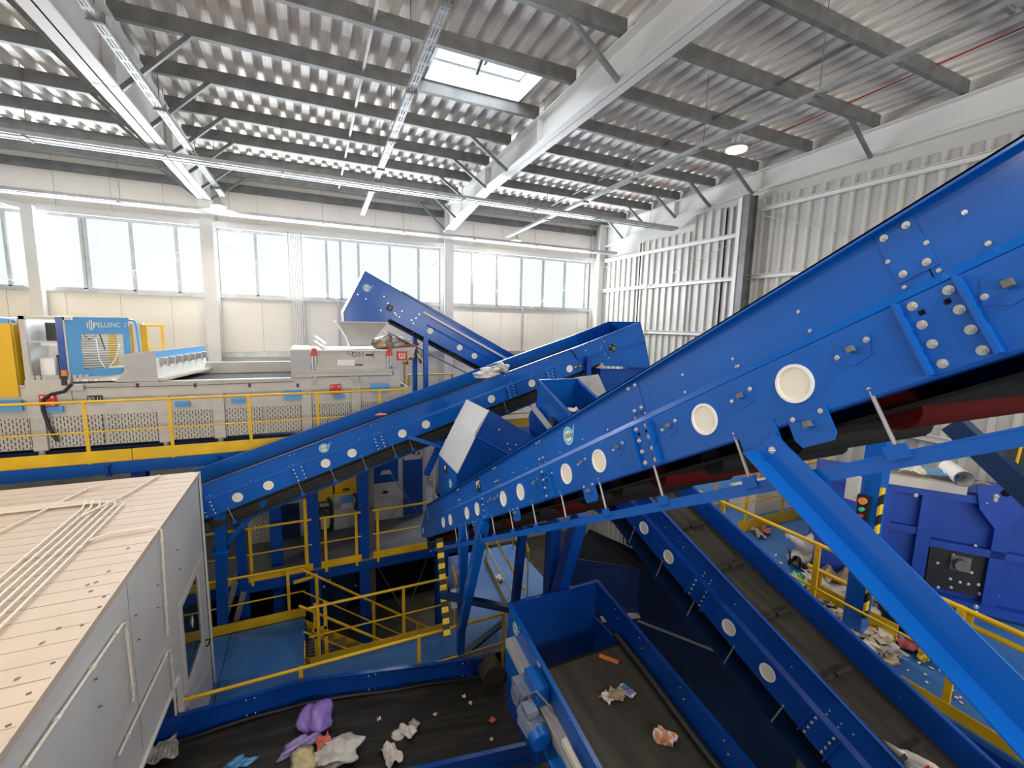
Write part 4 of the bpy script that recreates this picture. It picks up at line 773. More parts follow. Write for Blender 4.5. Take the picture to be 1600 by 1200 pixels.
for x in (-1.6, -0.1, 1.4): bolt(E, (x, YE1 - 0.003, (-5.12 if x < -0.25 else -5.12 - 0.185 * (x + 0.25)) - 0.27), (0, -1, 0), 0.011)
def onE(px, py, dz=0.0):
    r = ray(px, py); k = (-5.45 + dz) / r[2]; p = V(r * k)
    if p.x > -0.25: k = (-5.12 - 0.33 + dz - 0.185 * 0.25) / (r[2] + 0.185 * r[0]); p = V(r * k)
    return p
g = M(); 
blob('plastic_bag', 'crumpled purple plastic bag lying on the dark belt at the bottom left', 'plastic bag', onE(495, 1130), (0.18, 0.2, 0.17), PURP, 41, 0.8, 4, 0.2)
blob('plastic_bag', 'lilac flattened tail of film trailing left of the purple bag', 'plastic bag', onE(473, 1164), (0.26, 0.08, 0.07), film('lilac film', (0.36, 0.28, 0.6)), 42, 0.7, 3, 0.35, None, 0.35)
sheetlet('plastic_film', 'coral red scrap of film below the purple bag', 'plastic film', onE(505, 1168), 0.16, 0.16, CORAL, 43, 0.08, 0.2)
blob('plastic_film', 'pale clear film heap at the bottom edge below the coral scrap', 'plastic film', onE(520, 1184), (0.22, 0.15, 0.12), FILM, 44, 0.6, 4, 0.35)
blob('plastic_film', 'yellowish crumpled wrapper at the bottom edge, left of the clear film heap', 'plastic film', onE(472, 1192), (0.12, 0.14, 0.1), film('straw film', (0.6, 0.52, 0.28)), 45, 0.6)
blob('plastic_film', 'small crumpled silver film on the middle of the dark belt', 'plastic film', onE(634, 1147), (0.11, 0.09, 0.08), FILM, 46, 0.6, 4, 0.4)
blob('plastic_film', 'tiny shiny film right above the crumpled silver film on the dark belt', 'plastic film', onE(647, 1136), (0.05, 0.06, 0.05), FILMB, 47, 0.6)
sheetlet('paper_scrap', 'grey-white paper bag lying flat at the bottom edge of the dark belt', 'paper', onE(611, 1184), 0.2, 0.32, FILM, 48, 0.06, 0.25)
sheetlet('paper_scrap', 'tiny red and white scrap on the right part of the dark belt', 'paper', onE(769, 1128), 0.09, 0.08, CORAL, 49, 0.03, 0.5)
sheetlet('paper_scrap', 'tiny white scrap under the box head at the right end of the dark belt', 'paper', onE(786, 1053), 0.04, 0.1, PAPER, 50, 0.02, 0.5)
sheetlet('plastic_film', 'clear film sleeve at the cabin opening on the dark belt', 'plastic film', onE(255, 1185), 0.3, 0.3, FILMB, 51, 0.12, 0.2)
blob('plastic_film', 'blue film scrap at the bottom edge of the dark belt, left of the yellowish wrapper', 'plastic film', onE(370, 1197), (0.14, 0.06, 0.06), BFILM, 52, 0.6)
for k, (px, py) in enumerate(((725, 1090), (735, 1100), (680, 1118), (592, 1125), (768, 1157))): sheetlet('paper_scrap', 'tiny pale flake on the dark belt, %s of five from the left' % ('third', 'fourth', 'second', 'first', 'last')[k], 'paper', onE(px, py), 0.05, 0.05, PAPER, 60 + k, 0.02, k)
# ================================================================= SORTING LINE ON THE UPPER PLATFORM
YS = 10.9; ZU = -2.65
oy = lambda px, py, y=YS: ony(px, py, y)
# upper platform
t = thing('steel_platform', 'upper steel platform with blue edge beam carrying the grey sorting line', 'platform', (-3, 10.17, ZU))
M().box((-9.5, 10.17, ZU - 0.05), (2.9, 14.35, ZU)).build('deck_plate', PLATD, t)
g = M(); g.cbar((-9.5, 10.2, ZU - 0.15), (2.9, 10.2, ZU - 0.15), 0.09, 0.22, 1); g.build('edge_beam', BLUE, t)
g = M(); g.ibar((-9.5, 12.4, ZU - 0.17), (2.9, 12.4, ZU - 0.17), 0.14, 0.24); g.build('edge_beam', DBLUE, t)
for x in (-8.4, -6.9, -5.2, -3.4, -1.7, -0.06, 2.4):
    g = M(); g.ibar((x, 10.1, ZU - 0.17), (x, 14.3, ZU - 0.17), 0.1, 0.22); g.build('cross_beam', DBLUE, t)
t1 = rail('front rail of the upper platform, left run before the gap', [(-8.6, 10.17), (-7.35, 10.17), (-6.1, 10.17), (-4.9, 10.17), (-3.66, 10.17)], ZU, ext=(0.5, 0.62), side=(0, -1, 0), botm=0.1, toez=(-0.02, 0.2))
t2 = rail('front rail of the upper platform, right run passing the grey machine', [(-2.43, 10.17), (-1.13, 10.17), (0.13, 10.17), (1.4, 10.17)], ZU, ext=(0.62, 0.65), side=(0, -1, 0), botm=0.1, toez=(-0.02, 0.2))
rail('yellow rail behind the blue gate of the optical sorter, against the wall', [(-6.0, 13.7), (-3.3, 13.7)], -1.35, ext=(0.3, 0.0), toe=False)
rail('yellow rail at the right end of the grey machine by the blue back posts', [(1.75, 12.2), (2.35, 12.2)], -2.2, ext=(0, 0), toe=True)
rail('yellow rail beyond the posts of the back conveyor', [(2.6, 12.9), (3.9, 12.9)], -2.65, ext=(0, 0), toe=False)
# belt sorter body
t = thing('belt_sorter', 'long pale grey sorting machine with slotted side panels and blue handles', 'sorting machine', (-1.5, YS, ZU))
zt, zl, zp0, zp1 = -1.31, -1.60, -1.9, -2.52
g = M(); g.box((-9.5, YS, zl), (2.0, YS + 0.05, zt)); g.box((-9.5, YS - 0.03, zt - 0.02), (-0.4, YS + 0.18, zt)); g.box((-9.5, YS + 0.02, zp1), (2.2, YS + 0.06, zl)); g.build('side_panel', GREY, t)
g = M(); g.box((-9.5, YS + 0.22, zt - 0.1), (-0.2, 13.0, zt - 0.08)); g.build('belt', RUB, t)
g = M(); g.box((-9.5, 13.0, zp1), (2.2, 13.15, -1.12)); g.box((2.14, YS, zp1), (2.2, 13.1, -1.6)); g.build('side_panel', GREY, t)
px_posts = (0 - 60, 60, 257, 343, 480, 557)
xs = [oy(p, 650).x for p in px_posts] + [2.15]
for i, x in enumerate(xs):
    g = M(); g.box((x - 0.1, YS - 0.05, zp1 - 0.02), (x + 0.1, YS + 0.02, zl)); g.cyl((x, YS - 0.02, ZU), (x, YS - 0.02, zp1), 0.05, 8); g.build('machine_post', GREY, t)
for a, b in zip(xs[:-1], xs[1:]):
    n = 2 if b - a > 1.5 else 1
    for k in range(n):
        x0, x1 = a + 0.12 + (b - a - 0.2) * k / n, a + 0.12 + (b - a - 0.2) * (k + 1) / n - 0.05
        M().box((x0, YS - 0.012, zp1 + 0.02), (x1, YS + 0.02, zp0 - 0.02)).build('slotted_panel', SLOT, t)
g = M(); g.box((-9.0, YS + 0.01, ZU), (2.1, YS + 0.06, ZU + 0.08)); g.build('base_rail', NAVY, t)
for px, py, w in ((82, 640, 0.3), (285, 631, 0.24), (372, 626, 0.24), (458, 617, 0.36), (530, 619, 0.2), (594, 606, 0.42), (14, 634, 0.36)):
    c = oy(px, py, YS - 0.03); g = M(); g.box((c.x - w / 2, YS - 0.06, c.z - (0.055 if w < 0.35 else 0.1)), (c.x + w / 2, YS - 0.01, c.z + (0.055 if w < 0.35 else 0.1)))
    for k in range(7): g.box((c.x - w * 0.4 + w * 0.13 * k - 0.006, YS - 0.072, c.z - 0.03), (c.x - w * 0.4 + w * 0.13 * k + 0.006, YS - 0.06, c.z + 0.03))
    g.build('blue_handle', SKYB, t)
for px, py in ((78, 624), (524, 607)):
    c = oy(px, py); g = M(); g.box((c.x - 0.11, YS - 0.1, c.z - 0.12), (c.x + 0.11, YS, c.z + 0.1)); o = g.build('isolator_box', REDM, t)
    for a, b in ((-0.07, 0.06), (0.07, 0.06), (-0.07, -0.08), (0.07, -0.08)): g = M(); g.box((c.x + a - 0.015, YS - 0.105, c.z + b - 0.015), (c.x + a + 0.015, YS - 0.1, c.z + b + 0.015)); g.build('cover_screw', WHITE, o)
c = oy(149, 623); g = M(); g.box((c.x - 0.11, YS - 0.025, c.z - 0.065), (c.x + 0.11, YS, c.z + 0.065)); o = g.build('number_sign', BLACK, t); text('sign_lettering', 'SO 11', (c.x, YS - 0.028, c.z), V(1, 0, 0), V(0, 0, 1), 0.095, WHITE, o, sq=0.85)
for px in (215, 305, 390, 465, 530): c = oy(px, 602); g = M(); g.box((c.x - 0.02, YS - 0.03, c.z - 0.04), (c.x + 0.02, YS, c.z + 0.04)); g.build('cable_clip', BLACK, t)
g = M(); g.path([oy(125, 606, YS - 0.02), oy(300, 602, YS - 0.02), oy(460, 596, YS - 0.02)], 0.008, 6); g.build('signal_cable', STEELD, t)
c = oy(122, 605); g = M(); g.box((c.x - 0.1, YS - 0.08, c.z - 0.05), (c.x + 0.1, YS, c.z + 0.05)); g.build('junction_box', GREY2, t)
g = M(); g.path([oy(112, 600, YS - 0.08), oy(100, 612, YS - 0.1), oy(80, 616, YS - 0.1), oy(68, 625, YS - 0.1), oy(67, 640, YS - 0.1), oy(76, 665, YS - 0.1), oy(90, 690, YS - 0.12)], 0.03, 8); g.build('cable_hose', BLACK, t)
# optical sorter housing
t = thing('optical_sorter', 'optical sorter with sky blue gate and grille standing on the grey sorting machine', 'sorting machine', (-3.9, YS, -1.3))
x0, x1 = oy(28, 500).x, oy(100, 500).x; zb0, zt0 = -1.62, oy(60, 494).z
g = M(); g.box((x0, YS - 0.035, zb0), (x1, YS - 0.005, -1.22)); g.box((x0, YS, zt0 - 0.06), (x1 + 0.1, YS + 0.06, zt0)); g.box((x0, YS, -1.3), (x0 + 0.08, YS + 0.06, zt0)); g.box((x1 - 0.06, YS, -1.3), (x1, YS + 0.06, zt0)); g.box((x0, YS + 0.01, oy(60, 534).z - 0.015), (x1, YS + 0.05, oy(60, 534).z + 0.015)); g.build('housing_frame', GREY, t); g = M(); g.box((x0, YS + 1.9, zb0), (x1, YS + 1.95, zt0)); g.box((x0 - 0.02, YS + 0.1, zb0), (x0, YS + 1.92, zt0)); g.build('housing_back', WHITE, t)
g = M(); g.box((x0 + 0.12, YS + 0.25, -1.25), (x1 - 0.3, YS + 0.9, -0.85)); g.box((x0 + 0.5, YS + 0.3, -0.85), (x0 + 0.57, YS + 0.36, zt0 - 0.1)); g.box((x0 + 0.1, YS + 0.4, -0.62), (x1 - 0.1, YS + 0.5, -0.56)); g.build('inner_frame', WHITE, t)
g = M(); g.box((x0 + 0.15, YS + 0.5, -0.55), (x0 + 0.48, YS + 1.0, zt0 - 0.12)); g.box((x1 - 0.32, YS + 0.4, -1.25), (x1 - 0.1, YS + 0.8, -0.8)); g.build('sensor_box', BLACK, t)
g = M(); g.path([(x0 + 0.7, YS + 0.3, -0.3), (x0 + 0.85, YS + 0.3, -0.5), (x0 + 1.0, YS + 0.3, -0.35), (x0 + 1.05, YS + 0.35, -0.7)], 0.012, 6); g.build('signal_cable', BLACK, t)
g = M()
for k in range(10): g.box((x0 + 0.06 + k * 0.085, YS - 0.01, -1.22), (x0 + 0.12 + k * 0.085, YS + 0.01, -1.14))
g.build('vent_strip', GREY2, t)
# gate facing the viewer, turned a little: frame with window of wire
ga, gb = oy(97, 496), oy(200, 495, YS + 0.55); gl, gr = V(ga.x, ga.y, 0), V(gb.x, gb.y, 0); du = (gr - gl); Lg = du.length; du.normalize(); dn = V(du.y, -du.x, 0); gt = zt0 + 0.0; gb_ = -1.2
gp = lambda s, z, off=0.0: gl + du * s + V(0, 0, z) + dn * off
def gq(s0, s1, za, zb, m_, nm, off=0.0, th=0.04): g = M(); g.plate([gp(s0, za, off), gp(s1, za, off), gp(s1, zb, off), gp(s0, zb, off)], th, -dn); return g.build(nm, m_, t)
gate = M()
for s0, s1, za, zb in ((0, Lg, gt - 0.32, gt), (0, 0.22, gb_, gt - 0.32), (Lg - 0.1, Lg, gb_ + 0.1, gt - 0.32), (0.22, Lg, gb_, gb_ + 0.14)): gate.plate([gp(s0, za), gp(s1, za), gp(s1, zb), gp(s0, zb)], 0.05, -dn)
gate = gate.build('gate_frame', SKYB, t)
g = M()
for k in range(14): z = gb_ + 0.16 + (gt - 0.32 - gb_ - 0.16) * (k + 0.5) / 14; g.cyl(gp(0.2, z, -0.02), gp(Lg - 0.08, z, -0.02), 0.006, 5)
g.build('wire_grille', WHITE, gate)
g = M(); g.plate([gp(0.0, gb_, 0.0), gp(-0.09, gb_, -0.02), gp(-0.09, gt, -0.02), gp(0.0, gt, 0.0)], 0.03, -dn); g.build('gate_edge', DBLUE, gate)
text('maker_lettering', 'PELLENC', gp(0.63, gt - 0.15, 0.004), du, V(0, 0, 1), 0.13, WHITE, gate, sq=0.78); text('maker_lettering', 'ST', gp(0.94, gt - 0.15, 0.004), du, V(0, 0, 1), 0.12, FILM, gate, sq=0.8)
g = M()
for k, h in enumerate((0.1, 0.17, 0.2, 0.12)): g.plate([gp(0.33 + k * 0.03, gt - 0.15 - h / 2, 0.004), gp(0.345 + k * 0.03, gt - 0.15 - h / 2, 0.004), gp(0.345 + k * 0.03, gt - 0.15 + h / 2, 0.004), gp(0.33 + k * 0.03, gt - 0.15 + h / 2, 0.004)], 0.004, dn)
g.build('maker_emblem', WHITE, gate)
g = M(); g.path([gp(Lg, gt - 0.04, -0.02), gp(Lg + 0.1, gt - 0.06, -0.02), gp(Lg + 0.13, gt - 0.15, -0.02), gp(Lg + 0.16, gb_ + 0.1, -0.02)], 0.022, 8); g.build('gate_handle', SKYB, gate)
g = M(); g.box((x0 + 0.3, YS + 1.4, -1.3), (-3.3, YS + 1.5, zt0 - 0.1)); g.build('inner_panel', CREAM, t)
for k in range(3): g = M(); g.box((-3.9 + 0.28 * k, YS + 1.36, -1.2), (-3.78 + 0.28 * k, YS + 1.4, zt0 - 0.15)); g.build('inner_upright', YELC, t)
g = M(); g.path([(-3.95, YS + 0.9, -0.5), (-3.9, YS + 0.8, -0.9), (-3.75, YS + 0.6, -1.1), (-3.6, YS + 0.7, -1.2)], 0.015, 6); g.path([(-3.55, YS + 0.8, -0.6), (-3.6, YS + 0.7, -0.9), (-3.75, YS + 0.6, -1.15)], 0.015, 6); g.build('inner_cable', WHITE, t)
c = oy(101, 587, YS - 0.03); g = M(); g.cyl(c, c + V(0, 0, 0.1), 0.045, 12); g.build('signal_lamp', ORANGE, t); g = M(); g.box((c.x - 0.05, YS - 0.05, c.z - 0.18), (c.x + 0.03, YS, c.z)); g.build('signal_base', BLACK, t)
g = M(); g.ring(oy(21, 503), V(1, 0, 0), V(0, 0, 1), 0.035, 0.055, 0.02, 14); g.build('lifting_eye', GREY, t)
g = M(); g.plate([V(-4.1, YS + 0.1, -1.28), V(-3.2, YS + 0.1, -1.28), V(-2.8, YS + 1.7, -1.0), V(-3.6, YS + 1.9, -1.0)], 0.03); g.build('guide_plate', CREAM, t)
for px in (113, 118, 128, 133, 147, 174, 177): c = oy(px, 592); bolt(t, (c.x, YS + 0.08, -1.26), (0, -1, 0), 0.018)
# yellow cabinet at the left
t = thing('control_cabinet', 'yellow cabinet with sky blue top at the left edge', 'cabinet', (-5.3, YS, -1.7)); xa = oy(32, 560).x
M().box((-7.5, YS - 0.05, oy(10, 620).z), (xa - 0.06, YS + 1.8, oy(10, 505).z)).build('cabinet_body', YELC, t)
M().box((-7.5, YS - 0.05, oy(10, 505).z), (xa - 0.08, YS + 1.8, oy(10, 497).z)).build('cabinet_top', SKYB, t)
# blower hood
t = thing('blower_hood', 'pale grey slanted hood with sky blue strip and row of cups behind the front rail', 'hood', oy(240, 590))
A_, B_ = oy(181, 597), oy(247, 596); q = [A_, B_, oy(243, 549), oy(190, 556), oy(197, 580)]; off = V(0.45, 2.1, 0)
g = M(); g.plate(q, 0.03, (0, 1, 0)); g.build('hood_side', GREY2, t); g = M(); g.plate([p + off for p in q], 0.03, (0, 1, 0)); g.build('hood_side', GREY2, t)
fr = lambda a, b: [a, b, b + off, a + off]
b1, b2 = q[1], q[2]; lerp = lambda k: b1.lerp(b2, k)
for k0, k1, m_, nm in ((0.0, 0.55, WHITE, 'front_panel'), (0.55, 0.78, WHITE, 'front_panel'), (0.78, 1.0, SKYB, 'blue_strip')):
    g = M(); g.plate([lerp(k0), lerp(k0) + off, lerp(k1) + off, lerp(k1)], 0.02, (-1, 0.2, 0)); g.build(nm, m_, t)
g = M(); g.plate([q[2], q[2] + off, q[3] + off, q[3]], 0.02); g.plate([q[3], q[3] + off, q[4] + off, q[4]], 0.02); g.plate([q[4], q[4] + off, q[0] + off, q[0]], 0.02); g.build('hood_top', GREY, t)
g = M(); g.bar(lerp(0.06) + V(0.06, 0, 0), lerp(0.06) + off + V(0.06, 0, 0), 0.1, 0.05); g.build('bottom_flange', GREY, t)
for k in range(7):
    p = lerp(0.66) + off * ((k + 0.4) / 7.2); g = M(); g.plate([p + V(0, 0, 0.07), p + V(0.12, 0.03, 0.06), p + V(0.1, 0.06, -0.08), p + V(0, 0, -0.07)], 0.1, (0, 1, 0)); g.build('nozzle_cup', GREY2, t)
# D51 machine
t = thing('feed_machine', 'light grey feed machine marked D51 with two red lamps, under the grey hopper', 'machine', (1.0, YS, -1.5))
zA = oy(500, 547).z; xA0, xA1 = oy(454, 560).x, oy(612, 560).x
g = M(); g.box((xA0, YS - 0.05, -1.3), (oy(486, 560).x, YS + 2.0, zA)); g.build('end_box', GREY2, t)
g = M(); g.plate([oy(487, 546), oy(613, 546), oy(613, 571), oy(600, 578), oy(487, 578)], 0.06, (0, 1, 0)); g.build('front_panel', GREY, t)
g = M(); g.plate([oy(613, 545), oy(650, 542), oy(646, 556), oy(613, 574)], 1.9, (0, 1, 0)); g.build('nose_box', GREY2, t)
g = M(); g.box((xA0 + 0.1, YS + 0.06, zA - 0.05), (xA1, YS + 1.9, zA - 0.02)); g.box((xA0 - 0.02, YS - 0.06, zA), (oy(486, 546).x, YS + 0.02, zA + 0.03)); g.box((oy(486, 546).x, YS - 0.06, zA - 0.02), (oy(604, 546).x, YS + 0.0, zA + 0.01)); g.build('top_cover', WHITE, t)
g = M(); g.box((xA0 + 0.1, YS - 0.06, oy(500, 588).z), (oy(612, 588).x, YS + 0.05, oy(500, 579).z)); g.box((xA0 + 0.12, YS - 0.09, oy(500, 581).z), (oy(614, 588).x, YS + 0.05, oy(500, 578).z)); g.build('support_rail', GREY, t)
yg = YS - 0.04; g = M(); g.plate([oy(562, 588, yg), oy(612, 588, yg), oy(606, 594, yg), oy(566, 601, yg)], 0.03, (0, 1, 0)); g.plate([oy(490, 589, yg), oy(496, 589, yg), oy(490, 601, yg), oy(487, 601, yg)], 0.03, (0, 1, 0)); g.plate([oy(546, 588, yg), oy(560, 588, yg), oy(560, 600, yg), oy(556, 600, yg)], 0.03, (0, 1, 0)); g.build('gusset_plate', GREY2, t)
for px in (490, 608):
    c = oy(px, 550, YS - 0.07); g = M(); g.plate([c + V(-0.07, 0, -0.09), c + V(0.07, 0, -0.09), c + V(0.06, 0, 0.08), c + V(-0.04, 0, 0.08)], 0.12, (0, 1, 0)); g.build('red_lamp', REDM, t)
    g = M(); g.bar(c + V(-0.03, 0.02, -0.09), c + V(-0.03, 0.02, -0.42), 0.03, 0.04, (0, 1, 0)); g.bar(c + V(0.03, 0.02, -0.09), c + V(0.03, 0.02, -0.3), 0.03, 0.04, (0, 1, 0)); g.build('lamp_bracket', GALV, t)
c = oy(557, 553, YS - 0.003); text('model_lettering', 'D51', c + V(0.04, 0, -0.02), V(1, 0, 0), V(0, 0, 1), 0.16, INK, t)
g = M(); g.ring(oy(547, 551, YS - 0.004), V(1, 0, 0), V(0, 0, 1), 0.045, 0.055, 0.004, 18)
for k, dz in enumerate((0.05, 0.015, -0.015, -0.05)):
    a = oy(571, 555, YS - 0.004); b = oy(581, 555, YS - 0.004); c = oy(585, 555, YS - 0.004); g.plate([a + V(0, 0, dz * 0.3), b + V(0, 0, dz * 0.3), c + V(0, 0, dz * 1.8), c + V(0, 0, dz * 1.8 + 0.02), b + V(0, 0, dz * 0.3 + 0.015), a + V(0, 0, dz * 0.3 + 0.012)], 0.003, (0, -1, 0))
g.build('machine_emblem', INK, t)
c = oy(628, 556, YS - 0.004); g = M(); g.box((c.x - 0.13, YS - 0.01, c.z - 0.11), (c.x + 0.13, YS, c.z + 0.11)); o = g.build('red_badge', REDM, t)
g = M(); 
for a, b, d_, e in ((-0.07, 0.06, -0.055, 0.0), (0.055, 0.06, 0.07, 0.0), (-0.07, 0.0, 0.07, -0.015), (-0.01, 0.06, 0.01, 0.0)): pass
g.box((c.x - 0.07, YS - 0.014, c.z - 0.045), (c.x - 0.045, YS - 0.01, c.z + 0.06)); g.box((c.x + 0.045, YS - 0.014, c.z - 0.045), (c.x + 0.07, YS - 0.01, c.z + 0.06)); g.box((c.x - 0.07, YS - 0.014, c.z - 0.06), (c.x + 0.07, YS - 0.01, c.z - 0.035)); g.box((c.x - 0.012, YS - 0.014, c.z - 0.01), (c.x + 0.012, YS - 0.01, c.z + 0.06)); g.build('badge_emblem', WHITE, o)
g = M(); g.plate([oy(527, 562, YS - 0.004), oy(554, 562, YS - 0.004), oy(554, 571, YS - 0.004), oy(527, 571, YS - 0.004)], 0.012, (0, -1, 0)); g.build('hatch', WHITE, t)
g = M(); g.plate([oy(555, 569, YS - 0.004), oy(567, 569, YS - 0.004), oy(567, 571, YS - 0.004), oy(555, 571, YS - 0.004)], 0.006, (0, -1, 0)); g.build('slot', BLACK, t)
for k, (a, b) in enumerate((((491, 534), (512, 548)), ((492, 526), (508, 538)))):
    g = M(); g.bar(oy(*a, YS + 0.3 + k * 0.5), oy(*b, YS + 0.1 + k * 0.5), 0.12, 0.05); g.build('lever_arm', GREY, t)
for k, (px, py, m_) in enumerate(((600, 536, PAPER), (612, 536, FILM), (625, 537, PAPER), (592, 537, KRAFT), (636, 540, CORAL), (606, 541, FILMB))):
    p = ony(px, py + 3, YS + 0.75 + 0.15 * (k % 3)); blob('waste_scrap', 'waste piece on the feed machine right of the hopper, %s' % ('pale, before the brown', 'white, second of the heap', 'pale, third of the heap', 'brown, leftmost', 'red, rightmost', 'grey, in front')[k], 'waste', p - V(0, 0, 0.06), (0.22, 0.25, 0.2), m_, 70 + k, 0.6, 3)
# hopper
t = thing('feed_hopper', 'grey funnel hopper below the blue chute head', 'hopper', ony(565, 530, 11.4)); y0, y1, ym0, ym1 = 10.98, 12.0, 11.25, 11.8
r0 = [ony(527, 503, y0), ony(606, 504, y0)]; r1 = [ony(543, 530, ym0), ony(583, 530, ym0)]; r2 = [ony(547, 540, ym0), ony(580, 540, ym0)]
g = M(); a, b, c, d_ = r0[0], r0[1], r1[1], r1[0]; a2, b2, c2, d2 = V(a.x, y1, a.z), V(b.x, y1, b.z), V(c.x, ym1, c.z), V(d_.x, ym1, d_.z)
for qd in ([a, b, c, d_], [b, b2, c2, c], [b2, a2, d2, c2], [a2, a, d_, d2]): g.plate(qd, 0.012)
g.build('funnel', GREY, t); g = M(); e, f = r2; e2, f2 = V(e.x, ym1, e.z - 0.05), V(f.x, ym1, f.z - 0.05)
for qd in ([d_, c, f, e], [c, c2, f2, f], [c2, d2, e2, f2], [d2, d_, e, e2]): g.plate(qd, 0.012)
g.build('spout', GREY2, t); g = M(); g.bar(a, b, 0.04, 0.03); g.bar(a, a2, 0.04, 0.03); g.bar(b, b2, 0.04, 0.03); g.build('rim', GREY, t)
# blue machine bits behind the belt at the end of the upper platform
rail('yellow rail seen between conveyor PT 12 and the open head of the cleated conveyor', [(3.9, 9.75), (5.2, 9.75)], -2.75, ext=(0.5, 0.5), toez=(0.2, 0.42))
t = thing('steel_platform', 'narrow platform between conveyor PT 12 and the open head of the cleated conveyor', 'platform', (4.5, 10, -2.8)); M().box((3.0, 9.72, -2.85), (6.2, 11.0, -2.75)).build('deck_plate', PLAT, t); g = M(); g.box((3.0, 9.68, -3.05), (6.2, 9.72, -2.75)); g.build('edge_beam', KRAFT, t)
# ================================================================= MID LEVEL (below the upper platform)
ZM = -5.25; YM = 9.72
t = thing('steel_platform', 'dusty middle platform below the upper one, behind the stairwell', 'platform', (0, YM, ZM)); M().box((-9.5, YM, ZM - 0.05), (3.4, 14.35, ZM)).build('deck_plate', PLATD, t); g = M(); g.cbar((-9.5, YM + 0.05, ZM - 0.16), (3.4, YM + 0.05, ZM - 0.16), 0.09, 0.22, 1); g.build('edge_beam', DBLUE, t)
for lab, ps, e in (('left run of the rail on the middle platform, behind the cabin', [(-2.4, YM), (-1.2, YM), (-0.2, YM)], (0.3, 0.12)), ('short two-post rail on the middle platform, between the blue columns', [(0.18, YM), (0.8, YM)], (0.1, 0.1)), ('right run of the middle platform rail, ending at the largest conveyor', [(1.25, YM), (2.45, YM)], (0.1, 0.0))):
    rail(lab, ps, ZM, ext=e, side=(0, -1, 0), botm=0.12, toez=(-0.02, 0.14))
c = ony(476, 780, YM); tag(M().box((c.x - 0.03, YM - 0.02, ZM - 0.1), (c.x + 0.03, YM + 0.03, c.z)).build('rail_post', YEL, None, (c.x, YM, ZM)), 'tall lone yellow post on the middle platform below conveyor PT 12', 'post')
def colm(px, y, z1, lab, w=0.22, m_=DBLUE, z0=FLOOR):
    x = ony(px, 800, y).x; g = M(); g.ibar((x, y, z0), (x, y, z1), w, w, 0.015, (0, 1, 0)); tag(g.build('platform_column', m_, None, (x, y, z0)), lab, 'column', 'blue platform columns')
colm(489, 9.85, -2.9, 'blue platform column left of the yellow boxes below conveyor PT 12'); colm(567, 9.85, -2.9, 'blue platform column right of the yellow boxes below conveyor PT 12')
colm(580, 10.15, -2.9, 'slim grey-green cable post right beside the blue column', 0.13, STEELD); colm(690, 9.0, -4.0, 'dark blue column behind the striped guard bar', 0.24); colm(430, 10.2, -2.9, 'dark blue column behind the rails of the middle platform, near the cabin'); colm(395, 9.2, -6.3, 'dark blue column in the pit below the middle platform', 0.2); colm(225, 10.3, -2.9, 'dark blue column under the upper platform, behind the cabin roof')
# machines standing on the middle platform
ym = 11.4
def cab(name, lab, cat, a, b, dep, m_, y=ym):
    p, q = ony(*a, y), ony(*b, y); t = thing(name, lab, cat, (p.x, y, min(p.z, q.z))); M().box((p.x, y, min(p.z, q.z)), (q.x, y + dep, max(p.z, q.z))).build('body', m_, t); return t, p, q
t, p, q = cab('control_box', 'wide yellow box with a lip below conveyor PT 12, between the blue columns', 'control box', (522, 728), (563, 770), 0.6, YELC)
g = M(); g.box((p.x - 0.02, ym - 0.08, q.z + 0.02), (q.x + 0.02, ym, q.z + 0.09)); g.build('lip', YEL, t); g = M(); c = ony(541, 765, ym - 0.09); g.box((c.x - 0.08, ym - 0.09, c.z - 0.025), (c.x + 0.08, ym - 0.08, c.z + 0.025)); g.build('label_plate', BLACK, t)
t, p, q = cab('control_box', 'small yellow switch box with black buttons, left of the wide yellow box', 'control box', (495, 752), (520, 781), 0.4, YELC)
for k in range(4): g = M(); c = ony(499 + 5 * k, 758, ym - 0.01); g.cyl(c, c - V(0, 0.04, 0), 0.025, 10); g.build('button', BLACK if k < 3 else REDM, t)
t, p, q = cab('machine_cabinet', 'pale machine cabinet with blue screen, below the wide yellow box', 'cabinet', (520, 772), (566, 832), 0.7, GREY2, ym + 0.05)
g = M(); a, b = ony(533, 772, ym), ony(552, 787, ym); g.box((a.x, ym - 0.02, b.z), (b.x, ym + 0.05, a.z)); o = g.build('screen', SKYB, t); g = M(); a, b = ony(533, 787, ym - 0.02), ony(551, 792, ym - 0.02); g.box((a.x, ym - 0.03, b.z), (b.x, ym + 0.04, a.z)); g.build('button_row', WHITE, t)
g = M(); g.path([ony(513, 778, ym - 0.1), ony(518, 790, ym - 0.15), ony(519, 815, ym - 0.15), ony(516, 830, ym - 0.1)], 0.04, 8); g.path([ony(553, 770, ym - 0.05), ony(560, 780, ym - 0.1), ony(556, 796, ym - 0.1)], 0.05, 8); g.build('hose', BLACK, t)
t, p, q = cab('machine_cabinet', 'grey slotted machine on the middle platform beside the cabin end', 'cabinet', (385, 790), (480, 845), 1.2, GREY2); g = M(); a, b = ony(392, 806, ym), ony(430, 845, ym); g.box((a.x, ym - 0.012, b.z), (b.x, ym, a.z)); g.build('slotted_panel', SLOT, t)
for a, b in (((430, 790), (470, 845)),): a, b = ony(*a, ym), ony(*b, ym); g = M(); g.box((a.x, ym - 0.03, b.z), (b.x, ym, a.z)); g.build('door', NAVY, t); g = M(); g.box((a.x + 0.2, ym - 0.05, a.z - 0.25), (b.x - 0.3, ym - 0.03, a.z - 0.1)); g.build('handle_plate', DBLUE, t)
